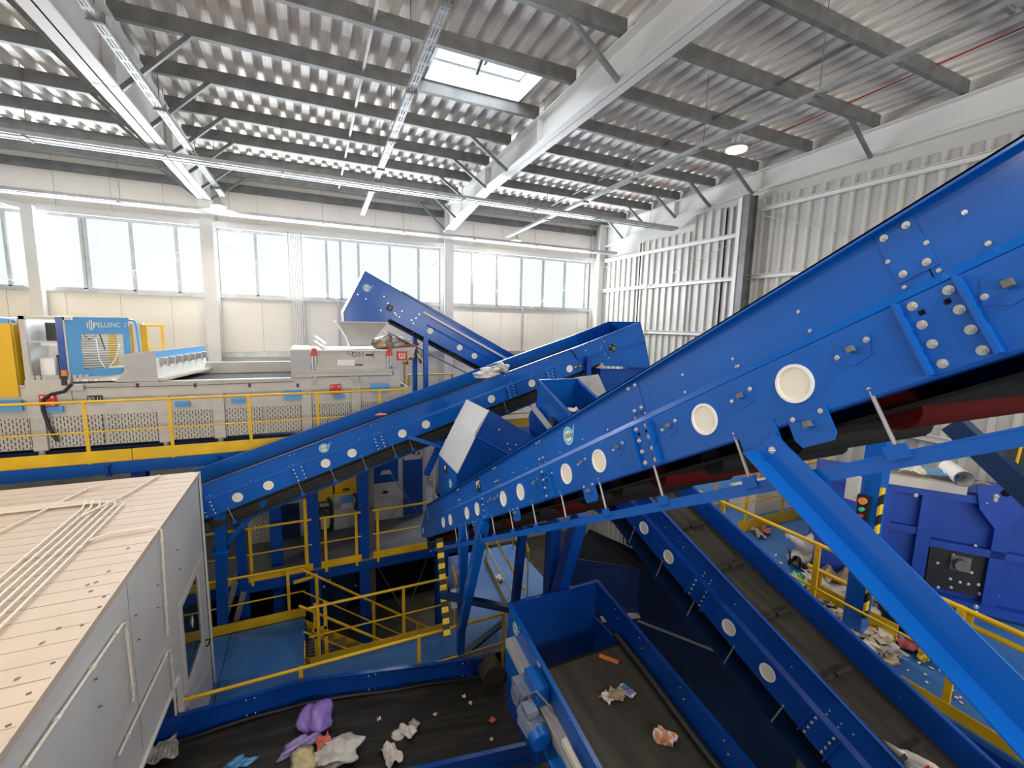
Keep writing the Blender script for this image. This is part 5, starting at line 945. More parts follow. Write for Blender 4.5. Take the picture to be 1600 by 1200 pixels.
t, p, q = cab('machine_cabinet', 'dark valve cabinet with a round knob beside the blue column', 'cabinet', (500, 788), (516, 825), 0.5, GREY2, ym - 0.1); g = M(); c = ony(507, 800, ym - 0.12); g.obox(c, (0.24, 0, 0), (0, 0.03, 0), (0, 0, 0.26)); g.build('valve_plate', BLACK, t); g = M(); g.ring(c - V(0, 0.02, 0), V(1, 0, 0), V(0, 0, 1), 0.07, 0.095, 0.02, 18); g.bar(c - V(0.08, 0.03, 0.05), c - V(-0.08, 0.03, -0.05), 0.03, 0.02); g.build('valve_knob', STEELD, t)
t, p, q = cab('machine_cabinet', 'tall grey cabinet with blue doors left of the chute hood', 'cabinet', (580, 700), (665, 812), 1.0, GREY2, 11.6)
for a, b in (((583, 718), (622, 751)), ((629, 716), (660, 801)), ((545, 800), (566, 822))): a, b = ony(*a, 11.6), ony(*b, 11.6); g = M(); g.box((a.x, 11.57, b.z), (b.x, 11.6, a.z)); g.build('door', DBLUE, t)
g = M(); a, b = ony(631, 704, 11.6), ony(658, 716, 11.6); g.box((a.x, 11.56, b.z), (b.x, 11.6, a.z)); o = g.build('switch_panel', GREY, t)
for px, m_ in ((636, REDM), (648, ORANGE), (654, BLACK), (646, BLACK)): c = ony(px, 708, 11.56); g = M(); g.cyl(c, c - V(0, 0.03, 0), 0.03, 10); g.build('button', m_, o)
c = ony(603, 738, 11.56); g = M(); g.plate([c + V(-0.16, 0, -0.05), c + V(0.16, 0, -0.05), c + V(0.1, 0, 0.06), c + V(-0.1, 0, 0.06)], 0.02, (0, -1, 0)); g.build('label_plate', GREY, t)
c = ony(602, 769, 11.59); g = M(); g.plate([c + V(-0.1, 0, 0), c + V(0, 0, -0.05), c + V(0.1, 0, 0), c + V(0, 0, 0.05)], 0.02, (0, -1, 0)); g.build('maker_badge', BLACK, t)
rod(ony(605, 818, 10.6), ony(632, 775, 10.6), 'thin dark rod crossing in front of the tall grey cabinet, rising right', 0.012, STEELD); rod(ony(610, 740, 10.6), ony(658, 808, 10.6), 'thin dark rod crossing in front of the tall grey cabinet, falling right', 0.012, STEELD)
t = thing('wire_mesh_panel', 'narrow wire mesh strip behind the chute hood', 'mesh', ony(674, 745, 10.5)); g = M()
for k in range(16): a, b = ony(671, 710 + 5 * k, 10.5), ony(678, 710 + 5 * k, 10.5); g.cyl(a, b, 0.012, 5)
g.bar(ony(678, 700, 10.5), ony(678, 800, 10.5), 0.06, 0.04, (0, 1, 0)); g.build('mesh', RAFT, t)
# dark blue bunker below the middle platform
t = thing('waste_bunker', 'dark blue sloping bunker in the pit below the middle platform', 'bunker', (0.4, 11, -7)); a = [ony(*p, 10.4) for p in ((475, 882), (562, 868), (562, 905), (530, 975), (505, 975), (478, 930))]; g = M(); g.plate(a, 0.05, (0, 1, 0)); g.build('bunker_wall', NAVY, t)
for px, py in ((506, 917), (556, 915), (515, 906)): bolt(t, ony(px, py, 10.39), (0, -1, 0), 0.03)
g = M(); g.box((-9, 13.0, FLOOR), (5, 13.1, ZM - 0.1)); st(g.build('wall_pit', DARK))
for k, (a, b) in enumerate((((590, 885), (630, 955)), ((672, 860), (640, 945)))): rod(ony(*a, 10.6), ony(*b, 10.6), 'dim bracing rod in the pit, %s' % ('falling right', 'falling left')[k], 0.015, STEELD)
# two leaning bars beside the cabin, in the pit
for k, (a, b) in enumerate((((372, 895), (352, 965)), ((386, 905), (368, 975)))):
    g = M(); g.bar(ony(*a, 9.7), ony(*b, 9.55), 0.1, 0.03, (0, 1, 0)); tag(g.build('leaning_bar', STEELD, None, ony(*a, 9.7)), '%s of two dim grey bars leaning beside the cabin behind the landing rail' % ('left', 'right')[k], 'bar', 'leaning bars')
# ================================================================= LOWER PLATFORM, LANDING AND STAIR
ZL = -6.1
t = thing('steel_platform', 'blue landing platform beside the cabin door, around the stair opening', 'platform', (0, 7, ZL))
g = M(); HX0, HX1, HY0, HY1 = -0.27, 2.75, 7.97, 9.4
for a, b in (((-2.4, 6.45), (5.0, HY0)), ((-2.4, HY0), (HX0, HY1)), ((HX1, HY0), (5.0, 10.6))): g.box((a[0], a[1], ZL - 0.04), (b[0], b[1], ZL))
g.build('deck_plate', PLAT, t); g = M(); g.cbar((-2.4, HY1 - 0.02, ZL - 0.15), (HX0, HY1 - 0.02, ZL - 0.15), 0.08, 0.2, 1); g.bar((HX0, HY0, ZL - 0.12), (HX0, HY1, ZL - 0.12), 0.05, 0.16); g.bar((HX0, HY0, ZL - 0.12), (HX1, HY0, ZL - 0.12), 0.05, 0.16); g.build('edge_beam', DBLUE, t)
g = M(); g.box((-1.58, 7.0, ZL + 0.0005), (-1.57, 9.4, ZL + 0.002)); g.build('deck_joint', DARK, t)
for x, y in ((1.0, 7.5), (0.6, 7.0), (1.6, 7.3), (2.0, 7.7), (1.25, 6.9)): bolt(t, (x, y, ZL), (0, 0, 1), 0.013)
rail('rail at the back of the blue landing, from the cabin to the stair', [(-1.9, 9.45), (-0.55, 9.45)], ZL, ext=(0.0, 0.3), side=(0, -1, 0), botm=0.0, toez=(0.0, 0.2))
rail('front rail of the landing along the bottom left conveyor', [(-1.72, 6.5), (-0.27, 6.5), (1.44, 6.5), (2.92, 6.5)], ZL, ext=(0.0, 0.02), side=(0, -1, 0), toe=False)
rail('middle rail of the landing along the stair opening', [(-0.02, 7.93), (1.47, 7.93), (2.3, 7.93)], ZL, ext=(0.15, 0.05), side=(0, -1, 0), toez=(0.0, 0.16))
t = thing('stair_gate', 'yellow double post with cross links at the head of the stair', 'gate', (0.0, 8.0, ZL)); g = M()
for x in (-0.06, 0.1): g.bar((x, 8.0, ZL), (x, 8.0, ZL + 1.12), 0.06, 0.03, (0, 1, 0))
g.build('post', YEL, t); g = M(); g.bar((-0.12, 8.0, ZL + 0.62), (0.12, 8.0, ZL + 0.62), 0.03, 0.06); g.bar((-0.12, 8.0, ZL + 0.48), (0.12, 8.0, ZL + 0.48), 0.03, 0.04); g.build('link', YEL, t)
g = M(); g.box((HX0, 7.93, ZL), (HX0 + 0.02, 8.4, ZL + 0.18)); g.build('toe_board', YEL, t)
# stair
SLP = math.tan(math.radians(38)); t = thing('steel_stair', 'yellow railed steel stair going down to the right from the landing', 'stair', (HX0, 8.7, ZL))
for y in (8.2, 9.3):
    g = M(); g.plate([V(HX0, y, ZL - 0.25), V(HX0 + 2.9, y, ZL - 0.25 - 2.9 * SLP), V(HX0 + 2.9, y, ZL - 2.9 * SLP), V(HX0, y, ZL)], 0.02, (0, 1, 0)); g.build('stringer', YEL, t)
for k in range(11):
    x, z = HX0 + 0.05 + 0.25 * k, ZL - 0.2 - 0.195 * k; g = M()
    for i in range(6): g.box((x + 0.043 * i, 8.22, z - 0.03), (x + 0.043 * i + 0.006, 9.3, z))
    for j in range(12): g.box((x, 8.22 + 0.095 * j, z - 0.03), (x + 0.22, 8.226 + 0.095 * j, z - 0.004))
    g.build('grating_tread', GALV, t)
for y, zz in ((8.2, 0.0), (9.3, 0.12)):
    g = M(); g.cyl((HX0 - 0.05, y, ZL + 1.02 + zz), (HX0 + 2.9, y, ZL + 1.02 + zz - 2.95 * SLP), 0.024, 10); g.cyl((HX0, y, ZL + 0.5 + zz), (HX0 + 2.9, y, ZL + 0.5 + zz - 2.9 * SLP), 0.015, 8); g.build('hand_rail', YEL, t)
    for x in (0.25, 1.35, 2.3): g = M(); g.bar((HX0 + x, y, ZL - x * SLP - 0.1), (HX0 + x, y, ZL + 1.0 + zz - x * SLP), 0.055, 0.025, (0, 1, 0)); g.build('post', YEL, t)
g = M(); c = V(-0.45, 9.45, ZL + 0.78); g.bar(c, c + V(0.42, 0, 0.06), 0.03, 0.06); g.bar(c + V(0.42, 0, 0.1), c + V(0.42, 0, -0.7), 0.055, 0.03, (0, 1, 0)); g.build('post_link', YEL, t)
# rails and posts under the large conveyor
rail('short yellow rail between the legs of the largest conveyor', [(2.35, 6.9), (2.5, 8.0)], ZL, ext=(0, 0.3), toe=False); rail('yellow rail with toe board running away behind the open chute box', [(3.6, 7.4), (3.9, 9.8)], ZL, ext=(0.4, 0.3), side=(1, 0, 0), toez=(0, 0.16))
rail('yellow rail behind the legs of the largest conveyor, farthest back', [(4.3, 8.3), (4.9, 10.4)], ZL, ext=(0, 0.2), toe=False)
g = M(); g.ibar((1.9, 6.85, ZL + 0.12), (4.3, 6.7, ZL + 0.12), 0.18, 0.2, 0.012); tag(g.build('support_beam', NAVY, None, (2.3, 6.6, ZL)), 'flat grey-blue beam on the landing behind the open chute box', 'beam')
g = M(); g.cbar((2.0, 8.2, -4.4), (4.4, 7.6, -4.1), 0.1, 0.16, 1); tag(g.build('support_beam', NAVY, None, (2.0, 8.2, -4.4)), 'dark blue beam crossing below the low half of the largest conveyor', 'beam')
g = M(); g.bar(onz(722, 1024, -6.0), onz(787, 972, -5.85), 0.12, 0.05); tag(g.build('support_beam', NAVY, None, (2.3, 6.45, -6)), 'slanted grey-blue arm at the left corner of the open chute box', 'beam')
for k, (px, py) in enumerate(((880, 870), (895, 888), (876, 888), (893, 895), (905, 850), (780, 905))): sheetlet('waste_scrap', 'bright scrap of litter under the largest conveyor, %s of six' % ('first', 'second', 'third', 'fourth', 'highest', 'leftmost')[k], 'waste', onz(px, py, ZL + 0.02), 0.22, 0.14, PAPER, 80 + k, 0.05, k)
c = ony(711, 932, 6.1); g = M(); g.box((c.x - 0.06, 6.05, c.z - 0.16), (c.x + 0.02, 6.15, c.z + 0.1)); tag(g.build('switch_box', GREY2, None, c), 'small grey switch box with a red button at the upright leg', 'switch box'); 
# dark transfer hopper behind the open chute box
t = thing('transfer_hopper', 'big dark navy hopper behind and right of the open chute box', 'hopper', (4.6, 5.6, -5.5))
k0 = ony(1000, 889, 5.75); kl = ony(893, 872, 6.2); zbt = -5.25
kr = onx(1028, 876, k0.x + 0.35)
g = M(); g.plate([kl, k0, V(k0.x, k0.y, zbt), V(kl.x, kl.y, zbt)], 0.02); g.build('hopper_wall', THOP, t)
kn = V(k0.x + 0.05, 3.6, k0.z); g = M(); g.plate([k0, V(k0.x + 0.75, k0.y - 1.2, k0.z + 0.1), V(k0.x + 0.75, k0.y - 1.2, zbt), V(k0.x, k0.y, zbt)], 0.02); g.build('hopper_wall', NAVY, t)
g = M(); g.plate([V(kl.x, kl.y, zbt), V(k0.x, k0.y, zbt), V(k0.x - 0.1, k0.y, -7.5), V(kl.x, kl.y, -7.5)], 0.02); g.plate([V(k0.x, k0.y, zbt), V(k0.x + 1.35, k0.y - 2.2, zbt), V(k0.x + 1.3, k0.y - 2.2, -8), V(k0.x, k0.y, -8)], 0.02); g.build('hopper_base', NAVY, t)
g = M(); g.bar(V(k0.x - 0.7, k0.y + 0.12, zbt + 0.12), V(k0.x, k0.y - 0.05, zbt + 0.12), 0.1, 0.05); g.bar(V(k0.x, k0.y - 0.03, zbt), V(k0.x + 0.75, k0.y - 1.23, zbt), 0.03, 0.03); g.build('hopper_flange', GREY2, t)
g = M(); g.plate([kl, k0, V(k0.x + 0.75, k0.y - 1.2, k0.z + 0.1), V(kl.x + 1.2, kl.y + 1.2, k0.z)], 0.01); g.build('hopper_opening', DARK, t)  # near-black sheet standing in for the shade inside the hopper mouth
# ================================================================= CABIN
XCW, YCF, ZCT = -1.65, 8.14, -2.42
t = thing('control_cabin', 'white panel cabin at the left with cream roof and glazed side door', 'cabin', (-3, 6, ZL))
g = M(); g.box((-9, 1.5, ZCT - 0.06), (XCW + 0.02, YCF + 0.02, ZCT)); g.build('roof', CABR, t)
for k in range(33):
    y = 1.7 + 0.2 * k; 
    if y < YCF - 0.05: g = M(); g.box((-9, y - 0.003, ZCT), (XCW + 0.0, y + 0.003, ZCT + 0.0015)); g.build('roof_seam', STEELD if k % 5 == 0 else SEAM, t)
g = M(); dx0, dx1 = 6.6, 7.85
pz = [(1.5, ZCT - 0.05), (YCF, ZCT - 0.05), (YCF, ZL), (7.95, ZL), (7.95, -3.68), (6.55, -3.68), (6.55, ZL), (6.44, ZL), (6.44, -4.5), (1.5, -4.1)]
g.plate([V(XCW, y, z) for y, z in pz], 0.06, (-1, 0, 0)); g.build('side_wall', CABW, t)
g = M(); g.box((-9, YCF - 0.06, ZL), (XCW, YCF, ZCT - 0.05)); g.build('end_wall', CABW, t)
g = M(); g.box((XCW - 0.05, YCF - 0.01, ZL), (XCW + 0.025, YCF + 0.025, ZCT)); g.build('corner_trim', WHITE, t)
for y in (5.05, 2.9):
    g = M(); g.box((XCW, y - 0.002, -4.3), (XCW + 0.002, y + 0.002, ZCT - 0.06)); g.build('panel_joint', STEELD, t)
g = M(); g.bar((XCW + 0.01, 1.5, -4.12), (XCW + 0.01, 6.3, -4.52), 0.03, 0.03); g.build('bottom_trim', WHITE, t)
# door
g = M(); g.box((XCW - 0.03, 6.6, ZL + 0.02), (XCW + 0.015, 7.9, -4.95)); g.box((XCW - 0.03, 6.6, -3.8), (XCW + 0.015, 7.9, -3.72)); g.box((XCW - 0.03, 6.6, -4.95), (XCW + 0.015, 6.68, -3.8)); g.box((XCW - 0.03, 7.62, -4.95), (XCW + 0.015, 7.9, -3.8)); d_ = g.build('door', CABW, t)
M().box((XCW - 0.02, 6.68, -4.95), (XCW - 0.005, 7.62, -3.8)).build('door_glass', GLASS, d_)
g = M(); g.path([(XCW + 0.02, 7.72, -5.02), (XCW + 0.08, 7.72, -5.02), (XCW + 0.08, 7.58, -5.02)], 0.012, 8); g.path([(XCW + 0.02, 7.72, -5.12), (XCW + 0.05, 7.72, -5.12)], 0.015, 8); g.build('door_handle', BLACK, d_)
g = M(); c = V(XCW + 0.002, 7.15, -4.32); g.plate([c + V(0, -0.06, 0), c + V(0, 0, -0.1), c + V(0, 0.06, 0), c + V(0, 0, 0.1)], 0.003, (1, 0, 0)); g.build('door_sticker', WHITE, d_)
# conduits on the cabin
def conduit(lab, pts, r=0.014, clips=(), m_=COND):
    pts = [V(p) for p in pts]; t2 = thing('cable_conduit', lab, 'conduit', pts[0], 'cream conduits on the cabin'); g = M(); g.path(pts, r, 8); g.build('conduit_tube', m_, t2)
    for i, k in clips: p, q = pts[i], pts[i + 1]; c = p.lerp(q, k); d = (q - p).normalized(); g = M(); g.cyl(c - d * 0.02, c + d * 0.02, r * 1.45, 10); g.build('conduit_clip', m_, t2)
    return t2
zr = ZCT + 0.03
for k in range(6):
    x = -2.22 - 0.08 * k; y1 = 6.98 - 0.01 * k
    conduit('roof conduit of the cabin bundle, %s from the right edge' % ('first', 'second', 'third', 'fourth', 'fifth', 'sixth')[k], [(x, 2.0, zr), (x, y1, zr), (x - 0.06, y1 + 0.06 + 0.05 * k, zr), (x - 0.4, y1 + 0.1 + 0.05 * k, zr), (-7, y1 + 0.1 + 0.05 * k, zr)][: (5 if k > 0 else 3)], 0.0125, [(0, 0.2), (0, 0.5), (0, 0.75), (0, 0.9)])
conduit('lone roof conduit of the cabin running left of the bundle, with a curled end', [(-3.6, 2.0, zr), (-3.4, 5.5, zr), (-2.95, 7.3, zr), (-2.85, 7.75, zr), (-2.7, 7.85, zr)], 0.013, [(1, 0.3), (2, 0.2), (2, 0.9)])
conduit('roof conduit of the cabin reaching the far edge above the bundle', [(-2.5, 6.6, zr + 0.03), (-2.3, 7.3, zr), (-2.12, 8.05, zr)], 0.014, [(1, 0.9)])
conduit('short roof conduit of the cabin curling over the edge and down the side wall', [(-2.2, 5.9, zr), (-2.06, 6.03, zr), (XCW - 0.05, 6.05, zr), (XCW + 0.03, 6.05, zr - 0.05), onx(262, 992, XCW + 0.03)], 0.014, [(1, 0.5), (3, 0.1), (3, 0.35), (3, 0.7), (3, 0.95)])
ox = XCW + 0.03
conduit('upper wall conduit of the cabin, bending down beside the panel joint', [onx(38, 1199, ox), onx(192, 975, ox), onx(196, 974, ox), onx(197, 982, ox), onx(209, 1088, ox), onx(207, 1097, ox)], 0.014, [(0, 0.25), (0, 0.6), (0, 0.9), (3, 0.1), (3, 0.85)])
conduit('lower wall conduit of the cabin, bending down at the opening above the belt', [onx(186, 1180, ox), onx(262, 1019, ox), onx(266, 1016, ox), onx(267, 1022, ox), onx(275, 1117, ox)], 0.013, [(0, 0.15), (0, 0.6), (0, 0.95), (3, 0.1), (3, 0.7)])
for k, (px, py) in enumerate(((153, 949), (210, 962), (147, 1062), (154, 1105), (245, 915), (245, 950), (215, 1000), (125, 978), (160, 933), (79, 1037), (41, 1085), (276, 860), (279, 890), (232, 848), (9, 1135))):
    c = onx(px, py, XCW + 0.002); g = M(); g.cyl(c, c + V(0.022, 0, 0.004), 0.007, 6); g.build('wall_screw', STEELD, t)
for k, (px, py) in enumerate(((45, 890), (200, 857), (170, 893), (150, 910), (137, 914), (142, 924), (92, 982), (66, 1005), (27, 1061))): c = onz(px, py, ZCT); g = M(); g.obox(c + V(0, 0, 0.004), (0.025, 0.01, 0), (0, 0.018, 0), (0, 0, 0.006)); g.build('roof_fleck', STEELD, t)
# ================================================================= RIGHT PLATFORM AND BLUE MACHINE
ZR = -3.65
t = thing('steel_platform', 'blue platform on the right strewn with plastic litter', 'platform', (7, 3, ZR)); M().box((5.45, -1.0, ZR - 0.05), (XW - 0.1, 8.5, ZR)).build('deck_plate', PLAT, t); g = M(); g.cbar((5.48, -1, ZR - 0.16), (5.48, 8.5, ZR - 0.16), 0.09, 0.22, -1); g.build('edge_beam', DBLUE, t)
rail('rail along the near edge of the right platform, beside the cleated conveyor', [(5.5, 0.2), (5.5, 1.74), (5.5, 3.04), (5.5, 4.4)], ZR, ext=(0.8, 0.9), side=(-1, 0, 0), toez=(-0.25, 0.12), pw=0.06)
rail('far cross rail on the right platform, below the ribbed wall', [(7.1, 5.2), (8.1, 5.2), (9.2, 5.2)], ZR, ext=(0.2, 0.3), side=(0, -1, 0), toez=(0, 0.22)); rail('farthest cross rail against the ribbed right wall', [(7.6, 6.3), (8.9, 6.3)], ZR, ext=(0.3, 0.2), side=(0, -1, 0), toez=(0, 0.2))
t = thing('wall_plinth', 'pale concrete step behind the far cross rail', 'step', (8.6, 6, ZR)); M().box((7.9, 5.6, ZR), (9.9, 6.2, ZR + 0.45)).build('step_block', CREAM, t)
for k, (x, z, ya, yb) in enumerate(((6.2, -2.88, 0.5, 2.05), (6.2, -3.02, 0.3, 2.0), (6.15, -3.2, 2.45, 3.5))):
    t = thing('barrier_rail', ('upper yellow tube at the right edge below the big strut', 'lower yellow tube at the right edge below the big strut', 'low yellow barrier between the litter and the blue post')[k], 'railing', (x, yb, ZR), 'yellow guardrails')
    g = M(); g.cyl((x, ya, z), (x, yb, z), 0.03, 10); g.build('top_rail', YEL, t)
    for y in (ya + 0.5, yb - 0.15): g = M(); g.bar((x + 0.02, y, ZR), (x + 0.02, y, z), 0.06, 0.025, (1, 0, 0)); g.build('post', YEL, t)
    if k: g = M(); g.box((x + 0.02, ya, ZR + 0.02), (x + 0.035, yb, ZR + 0.25)); g.build('toe_board', YEL, t)
# blue bag opener (turned 37 degrees)
mo = V(6.85, 3.8, 0); mu = V(0.6, -0.8, 0); mn = V(-0.8, -0.6, 0); zt, zb_ = -2.03, -3.6; LM = 3.4
t = thing('bag_opener', 'big royal blue machine with ribbed walls and a black bolted plate at the right edge', 'machine', (8.3, 2.5, ZR)); P = lambda s, z, o=0.0: mo + mu * s + mn * o + V(0, 0, z)
def mbox(s0, s1, z0, z1, o0, o1, m_, nm, par=None):
    g = M(); g.hexa([P(s0, z0, o0), P(s1, z0, o0), P(s1, z0, o1), P(s0, z0, o1), P(s0, z1, o0), P(s1, z1, o0), P(s1, z1, o1), P(s0, z1, o1)]); return g.build(nm, m_, par or t)
mbox(0, LM, zb_, zt - 0.1, -1.1, 0, HBLUE, 'hopper_body')
def atM(px, py, o=0.0):
    q = mo + mn * o; r = ray(px, py); k = (q.x * mn.x + q.y * mn.y) / (r[0] * mn.x + r[1] * mn.y); p = V(r * k); return (p - q).dot(mu), p.z
for px in (1375, 1440, 1560): 
    s, z = atM(px, 830); mbox(s - 0.07, s + 0.07, zb_, zt - 0.08, 0, 0.09, HBLUE, 'wall_rib')
mbox(0, LM, zt - 0.12, zt - 0.02, -0.05, 0.1, HBLUE, 'rim_beam'); mbox(-0.04, 0.06, zb_, zt, -0.05, 0.1, HBLUE, 'corner_post')
s0, z0 = atM(1372, 812); s1, z1 = atM(1435, 820); mbox(s0, s1, (z0 + z1) / 2 - 0.1, (z0 + z1) / 2, 0, 0.07, HBLUE, 'cross_rib')
s0, z0 = atM(1450, 838); s1, z1 = atM(1600, 845); mbox(s0, LM, z0 - 0.1, z0, 0, 0.09, HBLUE, 'cross_rib'); mbox(s0 - 0.9, LM, zb_, zb_ + 0.12, 0, 0.12, HBLUE, 'cross_rib')
sa, za = atM(1455, 845, 0.03); sb_, zb2 = atM(1552, 938, 0.03); pl = mbox(sa, sb_ + 0.02, zb2, za, 0.0, 0.035, BLACK, 'bearing_plate')
sc, zc_ = atM(1500, 880, 0.04); g = M(); g.obox(P(sc, zc_, 0.045), mu * 0.2, mn * 0.02, V(0, 0, 0.2)); g.cyl(P(sc, zc_, 0.05), P(sc, zc_, 0.13), 0.075, 16); g.build('shaft_bearing', STEELD, pl)
for px, py in ((1490, 868), (1515, 874), (1518, 895), (1492, 855), (1511, 857), (1485, 905), (1500, 910), (1513, 913), (1529, 914), (1486, 918), (1460, 846), (1475, 848), (1524, 853), (1550, 860), (1552, 895), (1465, 880), (1466, 918), (1531, 928), (1558, 930)): s, z = atM(px, py, 0.04); bolt(pl, P(s, z, 0.036), mn, 0.016)
g = M(); q = [atM(*p, 0.12) for p in ((1525, 757), (1600, 760), (1600, 800), (1575, 828), (1555, 828), (1530, 795))]; g.plate([P(s, z, 0.12) for s, z in q], 0.02, mn); o = g.build('lug_plate', HBLUE, t)
s, z = atM(1572, 771, 0.15); g = M(); g.cyl(P(s, z, 0.14), P(s, z, 0.145), 0.045, 14); s, z = atM(1549, 757, 0.15); g.build('lug_hole', DARK, o); s, z = atM(1557, 776, 0.15); bolt(o, P(s, z, 0.14), mn, 0.025); bolt(o, P(s, z - 0.05, 0.14), mn, 0.02)
for px, py in ((1431, 774), (1541, 785), (1433, 958), (1525, 948), (1525, 957)): s, z = atM(px, py, 0.12); bolt(t, P(s, z, 0.12), mn, 0.022)
# ledge with litter on the machine
s0, z0 = atM(1376, 740, 0.15); s1, z1 = atM(1514, 755, 0.15); t2 = thing('steel_ledge', 'dusty pale steel ledge along the top of the big royal blue machine', 'ledge', P(s0, z0, 0.1)); g = M(); g.hexa([P(s0, zt - 0.02, -0.4), P(s1, zt - 0.02, -0.4), P(s1, zt - 0.02, 0.14), P(s0, zt - 0.02, 0.14), P(s0, zt + 0.1, -0.4), P(s1, zt + 0.1, -0.4), P(s1, zt + 0.1, 0.14), P(s0, zt + 0.1, 0.14)]); g.build('ledge_plate', GREY, t2)
s, z = atM(1500, 738, 0.05); g = M(); p = P(s, zt + 0.2, 0.2); g.cyl(p, p - mn * 0.55, 0.1, 18, 0.1, False); g.cyl(p, p - mn * 0.55, 0.088, 18, 0.088, False); tag(g.build('rolled_sheet', WHITE, None, p), 'rolled white sheet lying on the dusty ledge of the big royal blue machine', 'sheet roll')
for k, (px, m_, lab) in enumerate(((1400, FILM, 'pale film at the left end of the dusty ledge'), (1425, PAPER, 'crumpled paper beside the pale film on the dusty ledge'), (1478, BFILM, 'blue film scrap in the middle of the dusty ledge'), (1545, KRAFT, 'brown paper to the right of the rolled white sheet'))):
    s, z = atM(px, 735); sheetlet('waste_scrap', lab, 'waste', P(s, zt + (0.1 if px < 1520 else 0.0), -0.12), 0.35, 0.3, m_, 90 + k, 0.07, 0.6)
s, z = atM(1580, 700); t2 = thing('support_beam', 'thick dark blue slanting beam above the right end of the big royal blue machine', 'beam', P(s, zt, -0.2)); a, b = onx(1490, 662, 6.4), onx(1640, 800, 6.4); g = M(); g.bar(a, b, 0.16, 0.2); g.build('beam_bar', NAVY, t2)
t2 = thing('waste_drum', 'dark olive drum end with a yellow cable at the right edge below the largest conveyor', 'drum', onx(1620, 710, 6.9)); a = onx(1625, 715, 6.9); g = M(); g.cyl(a, a + V(1.2, 0, 0), 0.34, 28); g.build('drum_shell', mat('olive drum', (0.05, 0.055, 0.04), 0.5), t2); g = M(); g.path([onx(1612, 680, 6.8), onx(1595, 700, 6.8), onx(1588, 725, 6.8), onx(1590, 740, 6.8)], 0.012, 6); g.build('drum_cable', YELC, t2)
# blue post with emergency stop
c0 = V(5.92, 2.76, 0); t = thing('support_column', 'blue post on the right platform carrying an emergency stop box', 'support leg', (5.92, 2.76, ZR), 'conveyor support legs'); g = M(); g.box((5.84, 2.66, ZR), (6.0, 2.86, -1.02)); g.build('post', BLUE, t)
g = M(); g.box((5.835, 2.635, ZR + 0.3), (5.9, 2.66, -1.75)); g.build('hazard_strip', HAZ, t)
c = onx(1351, 792, 5.82); g = M(); g.box((5.78, c.y - 0.05, c.z - 0.16), (5.84, c.y + 0.06, c.z + 0.14)); o = g.build('stop_box', BLACK, t)
for dz, m_, r in ((0.08, ORANGE, 0.04), (-0.02, mat('green button', (0.05, 0.5, 0.3), 0.4), 0.025), (-0.1, REDM, 0.022)): g = M(); q = V(5.78, c.y, c.z + dz); g.cyl(q, q - V(0.035, 0, 0), r, 14); g.build('push_button', m_, o)
c = onx(1342, 762, 5.86); g = M(); g.box((5.78, c.y - 0.03, c.z - 0.15), (5.86, c.y + 0.1, c.z + 0.14)); g.build('socket_box', GREY, t)
g = M(); g.path([onx(1350, 806, 5.8), onx(1346, 818, 5.8), onx(1342, 825, 5.8)], 0.012, 6); g.build('box_cable', YELC, t)
# blue tub and litter on the right platform
c = onz(1415, 1000, ZR); t = thing('plastic_tub', 'dark blue plastic tub on the littered platform, under the big strut', 'tub', c); g = M(); z0, z1 = ZR, ZR + 0.42
dq = lambda s, o, z: V(c.x, c.y, z) + V(0.05, -1, 0).normalized() * s + V(1, 0.05, 0) * o
g.hexa([dq(-0.28, 0.0, z0), dq(0.28, 0.0, z0), dq(0.28, 0.4, z0), dq(-0.28, 0.4, z0), dq(-0.32, -0.05, z1), dq(0.32, -0.05, z1), dq(0.32, 0.45, z1), dq(-0.32, 0.45, z1)]); g.build('tub_body', NAVY, t)
g = M()
for s in (-0.2, 0.0, 0.2): g.bar(dq(s, -0.01, z0), dq(s * 1.1, -0.06, z1), 0.05, 0.03)
g.build('tub_rib', NAVY, t); g = M(); g.bar(dq(-0.34, -0.05, z1), dq(0.34, -0.05, z1), 0.05, 0.05); g.build('tub_rim', NAVY, t)
sheetlet('waste_scrap', 'pale film lying in the dark blue plastic tub', 'waste', V(c.x + 0.2, c.y + 0.1, z1 + 0.01), 0.3, 0.4, FILMB, 100, 0.04)
fl = lambda px, py: onz(px, py, ZR + 0.005)
